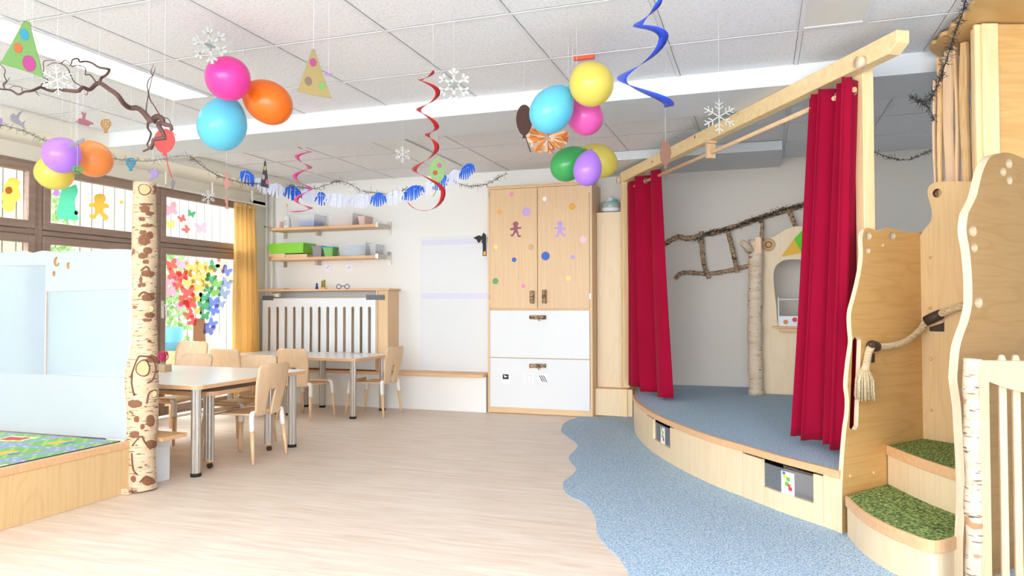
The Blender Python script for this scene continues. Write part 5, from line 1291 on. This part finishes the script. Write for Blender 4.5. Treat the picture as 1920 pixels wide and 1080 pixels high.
stickfig('paper_dot', [(16+7*math.cos(a*.5), 357+7*math.sin(a*.5)) for a in range(12)], M['p_brown'], 'brown centre dot on the yellow paper sunflower', 'paper dot', x=xg+.0015)
# paper tree trunk on the glass door
stickfig('paper_tree_trunk', [(363,598),(384,596),(386,652),(361,652)], C('p_trunk', 232, 176, 134), 'orange brown paper tree trunk under the butterflies on the glass door', 'paper trunk', smooth=False)
bcol = {'red': (240, 116, 110), 'pink': (248, 186, 202), 'yellow': (236, 208, 128), 'green': (100, 184, 136), 'leaf green': (146, 200, 122), 'peach': (254, 218, 196), 'blue': (132, 154, 236), 'grey blue': (164, 180, 216), 'indigo': (136, 148, 216)}
for k_, v_ in bcol.items(): C('bf_'+k_.replace(' ', '_'), *v_, trans=.6)
bf = [(321,496,9,'red',.3),(340,496,9,'pink',-.1),(326,516,10,'red',-.3),(342,517,9,'red',.2),(318,528,9,'pink',0),(319,546,10,'pink',.2),(334,534,8,'red',.4),(352,512,7,'yellow',0),(360,502,10,'yellow',.1),(378,500,10,'yellow',-.1),(392,506,8,'yellow',.2),(366,520,10,'yellow',.3),(384,519,9,'yellow',0),(352,530,9,'yellow',-.2),(372,538,10,'yellow',.2),(368,558,9,'yellow',0),(386,534,7,'yellow',-.3),(352,548,11,'red',.2),(346,566,10,'red',-.2),(338,574,7,'pink',.3),(357,570,10,'red',.3),(354,590,8,'red',.5),(361,602,8,'red',1.2),(370,583,7,'yellow',.1),(400,500,9,'green',-.5),(394,522,9,'green',-.4),(390,542,8,'green',-.3),(383,558,9,'green',0),(382,574,10,'green',.2),(383,592,8,'green',0),(414,496,9,'peach',-.4),(411,512,9,'peach',.1),(407,532,9,'leaf green',-.4),(404,548,9,'leaf green',.1),(424,508,9,'indigo',-.5),(424,532,10,'grey blue',-.3),(419,550,10,'grey blue',-.4),(400,567,10,'blue',0),(402,582,9,'blue',.4),(414,570,7,'grey blue',-.2),(397,606,8,'blue',-.6),(391,618,10,'indigo',-.3),(428,522,6,'peach',0),
 (319,392,11,'pink',.3),(341,410,6,'red',.5),(358,401,6,'green',-.2),(319,421,7,'yellow',.2),(348,430,6,'red',.9),(377,428,10,'pink',.2)]
wing = [(0,.3),(.2,.6),(.6,.95),(1.0,.95),(1.08,.55),(.95,.15),(.72,-.02),(.9,-.3),(.88,-.68),(.55,-.9),(.2,-.7),(0,-.5)]
order = {}
for i, e in enumerate(sorted(bf, key=lambda e: e[1])):
    tr = e[1] < 440; order.setdefault((e[3], tr), []).append(e)
ordw = ['highest', 'second', 'third', 'fourth', 'fifth', 'sixth', 'seventh', 'eighth', 'ninth', 'tenth', 'eleventh', 'twelfth']
for i, e in enumerate(bf):
    px, py, r, cn, rot = e; tr = py < 440; lst = order[cn, tr]; k = lst.index(e)
    cY, cZ = fx(px, py); R_ = r*1.3/F_PX*6.6
    pts = wing+[(-a, b_) for a, b_ in reversed(wing[1:-1])]
    q = []
    for a, b_ in pts:
        a *= .95; x_, y_ = a*math.cos(rot)-b_*math.sin(rot), a*math.sin(rot)+b_*math.cos(rot); q.append((cY+x_*R_*1.35, cZ+y_*R_*.95))
    o = MB().panel([q], (xg+.0006+(i % 6)*.0012, 0, 0), (0, 1, 0), (0, 0, 1), (.0008, 0, 0)).build('paper_butterfly', M['bf_'+cn.replace(' ', '_')])
    if len(lst) == 1: lb = 'only %s paper butterfly on the %s' % (cn, 'transom pane above the door' if tr else 'glass door')
    else: lb = ('%s paper butterfly on the %s, %s from the top of the %s' if ' ' not in cn else '%s butterfly on the %s, %s down among the %s') % (cn, 'transom pane' if tr else 'glass door', ordw[k].replace('highest', 'first'), cn.split()[-1]+' ones' if cn not in ('leaf green', 'grey blue') else cn+' ones')
    tag(o, lb, 'paper butterfly', 'paper butterflies on the glass')

# ================================================================ HANGING DECORATIONS
C('thread', 215, 215, 218)
def thread(p, parent, zt=None, r=.0007):
    top = CEIL-.001 if zt is None else zt
    if p.y > 4.34 and p.y < 4.85: top = 2.272
    if p.x < -4.76: top = 2.269
    MB().tube([p, (p.x, p.y, top)], r, 4, cap=False).build('thread', M['thread'], parent)
bal = {'hot pink': (252, 70, 176), 'orange': (255, 128, 30), 'sky blue': (110, 214, 244), 'lilac': (196, 140, 250), 'yellow': (238, 220, 100), 'pale orange': (255, 160, 84), 'pink': (246, 100, 190), 'green': (70, 184, 100)}
def balmat(cn):
    nm = 'balloon_'+cn.replace(' ', '_')
    if nm not in M:
        M[nm] = flat(nm, rgb(*bal[cn]), .28, var=.01, coat=.3, trans=.3)
    return M[nm]
def balloon(px, py, rpx, lpx, dep, tailang, cn, label, grp, str_=False, toward=0):
    """centre px,py; rpx half width, lpx half length; tailang = image direction of the knot (deg, 0=right, 90=up)"""
    c = WD(px, py, dep); k = dep/F_PX; R_, H_ = rpx*k, lpx*k
    a = math.radians(tailang); ax = (RT*math.cos(a)+UP*math.sin(a)-FW*toward).normalized()
    prof = []
    for i in range(25):
        th = PI*i/24; h = -math.cos(th)      # -1 round end, +1 knot end
        r = math.sin(th)*(1-.16*(h+1)*.5-.10*max(0, h)**2)
        prof.append((max(0, r)*R_*1.06, h*H_))
    prof[-1] = (R_*.05, H_)
    t = empty('balloon', c, label, 'balloon', grp)
    MB().lathe(prof, c, ax, 32).build('balloon_skin', balmat(cn), t)
    MB().lathe([(R_*.05, H_*.99), (R_*.045, H_*1.03), (R_*.12, H_*1.08), (R_*.03, H_*1.05)], c, ax, 12).build('knot', balmat(cn), t)
    thread(c+ax*H_*1.06, t)
    return t
G1, G2, G3, G4 = 'balloon trio hanging left of centre', 'balloon trio by the windows', 'balloon trio above the cabinet', 'small balloon trio over the cabinet top'
balloon(429, 146, 42, 42, 3.48, 60, 'hot pink', 'hot pink balloon on top of the trio hanging left of centre', G1, True, -.9)
balloon(418, 231, 45, 52, 3.66, 72, 'sky blue', 'sky blue balloon at the bottom of the trio left of centre', G1)
balloon(500, 190, 40, 50, 3.68, 148, 'orange', 'deep orange balloon at the right of the trio left of centre', G1)
balloon(117, 290, 34, 34, 3.88, 60, 'lilac', 'lilac balloon in front of the trio beside the windows', G2, True, -.9)
balloon(103, 322, 34, 34, 4.10, 70, 'yellow', 'yellow balloon under the lilac one beside the windows', G2)
balloon(170, 296, 34, 40, 4.12, 150, 'pale orange', 'pale orange balloon right of the lilac one beside the windows', G2)
balloon(1107, 156, 42, 44, 3.45, 125, 'yellow', 'large yellow balloon at the top of the trio above the cabinet', G3, True, -.5)
balloon(1036, 204, 40, 49, 3.55, 55, 'sky blue', 'sky blue balloon at the left of the trio above the cabinet', G3)
balloon(1095, 215, 34, 40, 3.72, 120, 'pink', 'pink balloon half hidden behind the yellow and blue ones', G3)
balloon(1067, 306, 31, 38, 4.42, 40, 'green', 'green balloon at the left of the small trio over the cabinet', G4)
balloon(1122, 300, 30, 38, 4.58, 145, 'yellow', 'yellow balloon at the right of the small trio over the cabinet', G4)
balloon(1102, 315, 27, 34, 4.20, 80, 'lilac', 'lilac balloon in front of the small trio over the cabinet', G4, True)

def trace(name, pts, dep, mats, label, cat, th=.003, smooth=0, extra=(), yaw=0, string=None, holes=(), group=None):
    """thin card hanging at depth dep in a vertical plane, turned by yaw from facing the camera"""
    c = WD(*pts[0], dep); n_ = Vector((-FW.x, -FW.y, 0)).normalized(); cs, sn_ = math.cos(yaw), math.sin(yaw)
    n_ = Vector((n_.x*cs-n_.y*sn_, n_.x*sn_+n_.y*cs, 0)); u = Vector((-n_.y, n_.x, 0))
    def T(px, py, off=0): p = WP(px, py, c, n_); return ((p-c).dot(u), (p-c).z)
    q = [T(*p) for p in pts]
    if smooth: q = [(p.x, p.y) for p in cr([Vector((a, b_, 0)) for a, b_ in q], smooth, True)]
    hl = [[T(*p) for p in h] for h in holes]
    t = empty(name, c, label, cat, group)
    MB().panel([q]+hl, c, u, (0, 0, 1), n_*-th).build('card', mats[0], t)
    for k, (pp, mi) in enumerate(extra):
        MB().panel([[T(*p) for p in pp]], c+n_*.001, u, (0, 0, 1), n_*-.0008).build('glued_dot', mats[mi], t)
    if string:
        s = T(*string); thread(c+u*s[0]+Vector((0, 0, s[1])), t)
    return t
def el(px, py, rx, ry, rot=0, n=20):
    return [(px+rx*math.cos(a*2*PI/n)*math.cos(rot)-ry*math.sin(a*2*PI/n)*math.sin(rot), py+rx*math.cos(a*2*PI/n)*math.sin(rot)+ry*math.sin(a*2*PI/n)*math.cos(rot)) for a in range(n)]
C('h_green', 118, 170, 84); C('h_cyan', 20, 158, 196); C('h_orange', 206, 104, 36); C('h_mag', 184, 44, 134)
C('h_gold', 178, 154, 84); C('h_brown', 134, 104, 76); C('h_lgreen', 128, 176, 84)
C('h_black', 52, 52, 56); C('h_cream', 232, 208, 110); C('h_beige', 222, 210, 202); C('h_pink', 240, 110, 190)
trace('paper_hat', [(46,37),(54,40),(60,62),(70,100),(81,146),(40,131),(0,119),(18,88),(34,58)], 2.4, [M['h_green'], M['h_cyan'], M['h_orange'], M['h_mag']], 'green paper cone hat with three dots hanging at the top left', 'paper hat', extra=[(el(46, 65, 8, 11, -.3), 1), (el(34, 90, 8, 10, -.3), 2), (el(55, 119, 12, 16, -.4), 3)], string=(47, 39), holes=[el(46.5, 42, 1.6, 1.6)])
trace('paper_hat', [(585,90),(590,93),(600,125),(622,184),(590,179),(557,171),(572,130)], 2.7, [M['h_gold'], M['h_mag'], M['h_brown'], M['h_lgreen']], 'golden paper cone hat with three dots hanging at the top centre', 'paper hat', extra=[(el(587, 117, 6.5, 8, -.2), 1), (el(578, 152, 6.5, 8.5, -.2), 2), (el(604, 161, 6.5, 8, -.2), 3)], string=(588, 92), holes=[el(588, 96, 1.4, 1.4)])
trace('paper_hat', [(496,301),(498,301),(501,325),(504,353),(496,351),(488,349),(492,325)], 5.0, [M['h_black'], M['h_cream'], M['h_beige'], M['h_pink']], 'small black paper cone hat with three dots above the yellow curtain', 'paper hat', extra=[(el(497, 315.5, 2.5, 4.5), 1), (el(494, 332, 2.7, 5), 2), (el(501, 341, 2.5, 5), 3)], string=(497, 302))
def flake(px, py, r, dep, mat, label, style=0, th=.004, yaw=0, rot=0, zt=None):
    c = WD(px, py, dep); n_ = Vector((-FW.x, -FW.y, 0)).normalized(); cs, sn_ = math.cos(yaw), math.sin(yaw)
    n_ = Vector((n_.x*cs-n_.y*sn_, n_.x*sn_+n_.y*cs, 0)); u = Vector((-n_.y, n_.x, 0)); R_ = r*dep/F_PX; v = Vector((0, 0, 1)); mb = MB()
    t = empty('snowflake', c, label, 'snowflake', 'hanging paper snowflakes')
    bars = []
    w0 = R_*(.17 if style == 0 else .055)
    for k in range(6):
        a = k*PI/3+rot+PI/2; d_ = (math.cos(a), math.sin(a))
        bars.append(((0, 0), (d_[0]*R_, d_[1]*R_), w0))
        for f, l in (((.62, .36),) if style == 0 else ((.42, .3), (.68, .28))):
            for s_ in (-1, 1):
                b2 = a+s_*PI/3.4; bars.append(((d_[0]*R_*f, d_[1]*R_*f), (d_[0]*R_*f+math.cos(b2)*R_*l, d_[1]*R_*f+math.sin(b2)*R_*l), w0*.85))
    for (a, b_, w_) in bars:
        A_, B_ = c+u*a[0]+v*a[1], c+u*b_[0]+v*b_[1]; d_ = (B_-A_); nn = d_.cross(n_).normalized()*w_/2
        mb.obox(A_-nn, d_, nn*2, n_*th)
    if style == 0: mb.panel([circ(0, 0, R_*.36, 6)], c, u, v, n_*th)
    mb.build('flake', mat, t); thread(c+v*R_*.95, t)
C('sf_grey', 200, 202, 198); C('sf_white', 250, 251, 254); C('sf_pale', 222, 222, 216)
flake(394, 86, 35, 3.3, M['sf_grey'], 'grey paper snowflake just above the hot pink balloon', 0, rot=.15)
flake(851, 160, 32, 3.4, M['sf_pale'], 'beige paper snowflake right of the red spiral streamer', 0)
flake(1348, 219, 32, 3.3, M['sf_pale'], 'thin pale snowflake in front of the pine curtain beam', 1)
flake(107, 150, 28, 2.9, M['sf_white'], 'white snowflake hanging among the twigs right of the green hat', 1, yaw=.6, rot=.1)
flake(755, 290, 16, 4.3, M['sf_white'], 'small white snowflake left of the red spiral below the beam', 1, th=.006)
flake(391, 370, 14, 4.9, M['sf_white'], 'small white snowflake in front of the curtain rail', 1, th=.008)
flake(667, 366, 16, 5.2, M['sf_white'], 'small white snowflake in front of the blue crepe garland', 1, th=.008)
# paper balloons
def pballoon(px, py, rx, ry, dep, mats, label, tail, extra=()):
    pts = [(px+rx*math.sin(a)*(1-.12*math.cos(a)*-1*(1 if math.cos(a) < 0 else 0)), py-ry*math.cos(a)) for a in [2*PI*i/24 for i in range(24)]]
    t = trace('paper_balloon', pts, dep, mats, label, 'paper balloon', extra=extra, string=(px, py-ry*.93), group='hanging paper balloons')
    n_ = Vector((-FW.x, -FW.y, 0)).normalized(); c = WD(*pts[0], dep)
    q = cr([WP(a, b_, c, n_) for a, b_ in tail], 4); MB().tube(q, .0025*dep/3.5, 6).build('paper_tail', mats[0], t)
    kb = [WP(px+dx, py+ry+dy, c, n_) for dx, dy in ((-2, -2), (2, -2), (4, 5), (-4, 5))]; u = Vector((-n_.y, n_.x, 0))
    MB().panel([[((p-c).dot(u), (p-c).z) for p in kb]], c, u, (0, 0, 1), n_*-.003).build('paper_knot', mats[0], t)
C('pb_red', 236, 70, 66); C('pb_brown', 96, 46, 30); C('pb_green', 176, 226, 140); C('pb_copper', 190, 132, 108)
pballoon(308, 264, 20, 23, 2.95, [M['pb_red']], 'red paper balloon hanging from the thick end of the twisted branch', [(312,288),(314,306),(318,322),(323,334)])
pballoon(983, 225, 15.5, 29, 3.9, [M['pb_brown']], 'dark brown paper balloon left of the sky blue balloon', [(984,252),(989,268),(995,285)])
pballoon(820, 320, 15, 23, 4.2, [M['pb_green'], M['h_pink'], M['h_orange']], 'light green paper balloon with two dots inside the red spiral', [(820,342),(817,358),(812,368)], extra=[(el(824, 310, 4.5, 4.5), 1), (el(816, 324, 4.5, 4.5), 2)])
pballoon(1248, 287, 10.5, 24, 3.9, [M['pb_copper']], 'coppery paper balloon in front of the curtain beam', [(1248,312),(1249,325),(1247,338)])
# crepe rosette orange behind balloons
def rosette(px, py, r, dep, label):
    c = WD(px, py, dep); R_ = r*dep/F_PX; mb = MB(); random.seed(4)
    for i in range(170):
        a = random.uniform(0, 2*PI); u = RT*math.cos(a)+UP*math.sin(a)*.75; w_ = u.cross(FW).normalized(); p = c+u*R_*random.uniform(.1, .5)+FW*random.uniform(-.02, .02)
        e = c+u*R_*random.uniform(.75, 1.05)+FW*random.uniform(-.04, .04); ww = R_*.09
        mb.add([p-w_*ww*.3, p+w_*ww*.3, e+w_*ww+FW*.01, e+u*.01, e-w_*ww-FW*.01], [(0, 1, 2, 3, 4)], False, i % 2)
    t = empty('crepe_rosette', c, label, 'rosette'); mb.build('petals', [C('ro_orange', 244, 150, 70), C('ro_cream', 252, 218, 180)], t, fix=False)
    thread(c+Vector((0, 0, R_*.6)), t)
rosette(1026, 258, 36, 4.1, 'orange and cream crepe paper rosette behind the sky blue balloon')
C('clip_red', 226, 84, 50); p = WZ(1093, 108, CEIL-.012)
tag(MB().box((p.x-.05, p.y, CEIL-.02), (p.x+.06, p.y+.02, CEIL-.001)).build('ceiling_clip', M['clip_red']), 'orange strip on the ceiling above the yellow balloon', 'strip')
# spiral streamers
def spiral(ext, dep, wpx, mats, label, string=True, start=1):
    k = dep/F_PX; vs = []; path = []
    for i in range(len(ext)-1):
        (xa, ya), (xb, yb_) = ext[i][:2], ext[i+1][:2]
        for j in range(12):
            f = PI*j/12; t_ = j/12; x = (xa+xb)/2+(xa-xb)/2*math.cos(f); y = ya+(yb_-ya)*t_+(ext[i][2] if len(ext[i]) > 2 else 0)*math.sin(f)
            r = abs(xa-xb)/2*k; sgn = 1 if i % 2 == 0 else -1
            p = WD(x, y, dep)+FW*(sgn*r*math.sin(f)); rad = (RT*(math.cos(f)*(1 if xa > xb else -1))+FW*(sgn*math.sin(f))); path.append((p, rad, wpx))
    vs = []; fs = []; n_ = len(path)
    for i, (p, rd_, w_) in enumerate(path):
        e = min(1, (n_-1-i)/6+.15, i/4+.3); h = rd_*(w_*k*.5*e)+Vector((0, 0, w_*k*.10*e)); vs += [p-h, p+h]
    for i in range(n_-1): fs.append((2*i, 2*i+1, 2*i+3, 2*i+2))
    t = empty('spiral_streamer', path[0][0], label, 'streamer', 'hanging spiral streamers')
    o = MB().add(vs, fs, True).build('ribbon', mats, t, fix=False); s = o.modifiers.new('s', 'SOLIDIFY'); s.thickness = .0008
    if string: thread(path[0][0], t)
def foil(nm, r, g, b_): M[nm] = flat(nm, rgb(r, g, b_), .3, .35, var=.02); return M[nm]
spiral([(812,132),(787,150),(821,172),(785,205),(819,238),(801,252),(819,274),(777,317),(831,358,26),(762,372)], 3.3, 9, foil('foil_red', 190, 36, 44), 'dark red spiral streamer hanging in the middle of the room')
spiral([(560,275),(581,286),(557,296),(581,316),(553,334),(582,356),(556,378),(582,392,6),(541,394)], 5.0, 8, foil('foil_pink', 236, 90, 170), 'pink spiral streamer hanging above the upper shelf')
spiral([(1240,-8),(1196,52),(1244,72),(1166,150,12),(1254,200),(1246,186)], 2.6, 18, foil('foil_blue', 50, 84, 214), 'wide blue spiral streamer hanging at the top right of the balloons')
# crepe garland
pts = [WD(x, y, d_) for x, y, d_ in [(452,322,5.3),(475,332,5.3),(497,346,5.35),(525,352,5.4),(560,358,5.5),(600,366,5.6),(640,370,5.6),(690,370,5.6),(740,364,5.5),(785,352,5.4),(830,334,5.3),(860,322,5.2),(888,309,5.1)]]
path = cr(pts, 10); sl = arclen(path)
t = empty('crepe_garland', path[0], 'fringed blue and white crepe paper garland sagging across the back of the room', 'garland')
MB().tube(path, .002, 5).build('cord', M['thread'], t)
C('crepe_blue', 24, 96, 214, .8); C('crepe_white', 214, 220, 242, .8)
segs = [0, .06, .11, .17, .235, .30, .335, .42, .515, .575, .66, .75, .80, .865, .93, 1.0]; colr = ['b', 'w', 'w', 'b', 'w', 'b', 'w', 'w', 'b', 'w', 'b', 'w', 'b', 'w', 'b']
random.seed(8)
for k in range(len(segs)-1):
    a, b_ = segs[k]*sl[-1], segs[k+1]*sl[-1]; nst = max(5, int((b_-a)/.016)); mb = MB(); hgt = .07
    for i in range(nst):
        d_ = a+(b_-a)*(i+.5)/nst; j = next((q for q in range(len(sl)-1) if sl[q+1] >= d_), len(sl)-2); p = path[j].lerp(path[j+1], (d_-sl[j])/(sl[j+1]-sl[j]))
        tn = (path[j+1]-path[j]).normalized(); bul = math.sin(PI*(i+.5)/nst); fan = ((i+.5)/nst-.5)*.9
        dn = Vector((0, 0, -1)); w_ = tn*(b_-a)/nst*.42
        up_ = p+Vector((0, 0, 1))*(.028*bul)+FW*random.uniform(-.01, .01); lo = p+dn*(.045+hgt*.5*bul)+tn*(fan*.05)+FW*random.uniform(-.025, .025)
        mdp = (up_+lo)/2+FW*random.uniform(-.006, .006)
        mb.add([up_-w_*1.25, up_+w_*1.25, mdp+w_*1.2, mdp-w_*1.2, lo-w_*.7, lo+w_*.7], [(0, 1, 2, 3), (3, 2, 5, 4)])
    mb.build('crepe_fringe', M['crepe_blue' if colr[k] == 'b' else 'crepe_white'], t, fix=False)['label'] = ('blue' if colr[k] == 'b' else 'white')+' crepe fringe'

# ---------------------------------------------------------------- twisted branch
t = empty('twisted_branch', WD(300, 228, 2.95), 'twisted dark willow branch hanging under the ceiling at the left', 'branch')
def twig(pts, r0, r1, dep, name='twig', mat='willow', dj=0):
    q = [WD(x, y, dep+dj*math.sin(i*1.1)) for i, (x, y) in enumerate(pts)]; c = cr(q, 5); k = len(c)-1
    MB().tube(c, [1.25*(r0+(r1-r0)*i/k) for i in range(k+1)], 8).build(name, M[mat], t)
B_ = 2.95
twig([(-15,165),(0,167),(20,169),(34,177),(46,172),(60,170),(72,165),(78,164),(95,170),(118,169),(145,171),(155,164),(168,168),(180,158),(188,156),(203,166),(220,178),(232,194),(243,202),(258,203),(270,212),(278,222),(285,229)], .0025, .0095, B_, 'main_stem', dj=.05)
twig([(285,229),(290,222),(296,219),(303,222),(304,230),(297,232),(300,240),(306,250),(310,262)], .011, .006, B_, 'main_stem')
twig([(303,230),(312,234),(320,236),(322,244),(318,234)], .008, .004, B_)
twig([(310,258),(298,260),(288,262),(286,270),(280,278),(268,284)], .008, .003, B_)
twig([(278,228),(277,240),(283,250),(280,262),(276,272),(284,280),(290,270),(300,262)], .004, .0015, B_, dj=.04)
twig([(186,156),(190,146),(200,140),(205,131),(200,129),(185,126),(172,118),(160,115),(150,116),(146,110),(136,112),(134,120)], .005, .002, B_, dj=.06)
twig([(181,158),(176,148),(168,140),(160,140),(161,132),(158,126),(145,122),(136,124),(130,122)], .0022, .001, B_, dj=.04)
twig([(154,162),(140,154),(133,142),(128,130),(118,121),(100,118),(88,124)], .002, .001, B_, dj=.04)
twig([(115,119),(122,113),(130,118),(136,125),(146,122),(154,128)], .0018, .0009, B_, dj=.04)
twig([(76,164),(79,157),(90,154),(88,148),(80,144),(82,130),(82,115),(98,113),(104,112)], .0018, .0009, B_, dj=.05)
twig([(10,168),(6,158),(12,152),(8,142),(10,132),(4,124),(0,120)], .002, .001, B_, dj=.05)
twig([(8,160),(14,152),(18,145)], .0015, .0008, B_); twig([(65,168),(70,176),(74,180)], .0015, .0008, B_); twig([(42,171),(40,164),(32,162),(24,162),(18,166)], .0016, .0008, B_)
twig([(276,218),(274,205),(277,185),(279,172),(284,150),(286,140)], .0018, .0014, B_, dj=.03); twig([(286,141),(283,134),(288,121)], .0015, .0007, B_); twig([(286,141),(290,132),(291,124)], .0015, .0007, B_)
twig([(300,217),(290,200),(282,188),(279,178),(276,160),(280,148),(287,142)], .0022, .0015, B_, dj=.03); twig([(303,219),(315,223),(320,232),(322,246),(330,254)], .0016, .0008, B_, dj=.03)
twig([(165,168),(163,178),(158,176)], .0012, .0007, B_)
for x, y, zt in ((278, 172, None), (186, 156, None), (60, 170, None)):
    thread(WD(x, y, B_), t)

# small hanging paper shapes at left
C('sub_mauve', 190, 110, 130); C('hb_gold', 214, 160, 80); C('hb_teal', 50, 160, 190); C('hb_green', 90, 190, 100); C('dolph', 190, 160, 240); C('bird_grey', 180, 180, 196); C('peach_card', 250, 176, 164); C('greycard', 176, 174, 186)
def hotair(px, py, s, dep, mat, label):
    R_ = 1
    pts = [(0,-1.5),(.7,-1.35),(1.1,-.8),(1.1,-.2),(.75,.4),(.35,.95),(.35,1.5),(-.35,1.5),(-.35,.95),(-.75,.4),(-1.1,-.2),(-1.1,-.8),(-.7,-1.35)]
    holes = []
    for r_ in range(3):
        for c in range(3):
            x0 = (-.62+.45*c)*(1, 1, .72)[r_]; y0 = -1.08+.5*r_; holes.append([(x0, y0), (x0+.30, y0), (x0+.28, y0+.3), (x0+.02, y0+.3)])
    f = lambda q: [(px+a*s, py+b_*s) for a, b_ in q]
    trace('hot_air_balloon_card', f(pts), dep, [mat], label, 'paper hot air balloon', string=(px, py-1.4*s), holes=[f(h) for h in holes], group='cut-out hot air balloons')
hotair(198, 236, 9, 3.9, M['hb_gold'], 'golden cut-out hot air balloon right of the mauve submarine')
hotair(245, 308, 8.5, 4.0, M['hb_teal'], 'teal cut-out hot air balloon left of the red paper balloon')
hotair(145, 324, 9, 3.75, M['hb_green'], 'green cut-out hot air balloon over the yellow balloon by the windows')
trace('paper_submarine', [(142,228),(148,222),(154,222),(155,216),(152,212),(154,209),(158,213),(161,211),(160,216),(159,223),(168,227),(174,230),(175,234),(169,233),(166,236),(155,234),(146,232)], 3.9, [M['sub_mauve']], 'mauve paper submarine hanging below the twisted branch', 'paper submarine', string=(156, 211))
trace('paper_bird', [(25,212),(30,217),(36,210),(42,208),(36,216),(34,222),(40,230),(47,226),(44,232),(46,242),(38,236),(30,232),(20,226),(19,217)], 4.1, [M['bird_grey']], 'grey paper dolphin at the far left below the branch', 'paper dolphin', string=(27, 213))
trace('paper_plane', [(127,277),(136,269),(142,268),(146,262),(150,263),(152,260),(158,259),(158,265),(150,270),(140,273),(130,278)], 3.7, [M['greycard']], 'small grey paper plane on top of the lilac balloon by the windows', 'paper plane', string=(142, 268))
trace('paper_dolphin', [(277,322),(283,319),(286,314),(287,320),(293,322),(293,315),(297,325),(296,332),(288,333),(284,337),(277,340),(284,332),(285,326)], 3.9, [M['dolph']], 'lilac paper dolphin above the top of the birch trunk', 'paper dolphin', string=(286, 316))
trace('paper_ring', el(0, 226, 4, 6, 0, 16), 3.9, [M['dolph']], 'purple paper shape cut off by the left picture edge', 'paper shape', string=(1, 221))
trace('paper_lantern_card', [(425,320),(429,326),(428,338),(432,340),(431,350),(427,352),(426,362),(424,352),(420,350),(419,340),(423,338),(422,326)], 4.7, [M['peach_card']], 'peach paper fish shape hanging above the curtain rail', 'paper fish', string=(425, 321))
trace('paper_kite', [(324,335),(328,342),(326,350),(324,358),(321,350),(321,342)], 4.4, [M['greycard']], 'small grey paper kite hanging below the red paper balloon tail', 'paper kite', string=(324, 336))
trace('paper_fish', [(608,138),(616,136),(625,139),(616,140)], 3.2, [C('pfish', 150, 100, 200)], 'tiny purple paper shape right of the golden hat', 'paper shape', string=(616, 136))
# second peach shape below
trace('paper_fish', [(424,366),(428,374),(427,384),(429,392),(422,392),(424,384),(421,374)], 4.7, [M['peach_card']], 'faint peach paper strip under the peach fish shape', 'paper strip', string=(424, 367))

for o in bpy.data.objects:
    for k in ('_loc',):
        if k in o: del o[k]
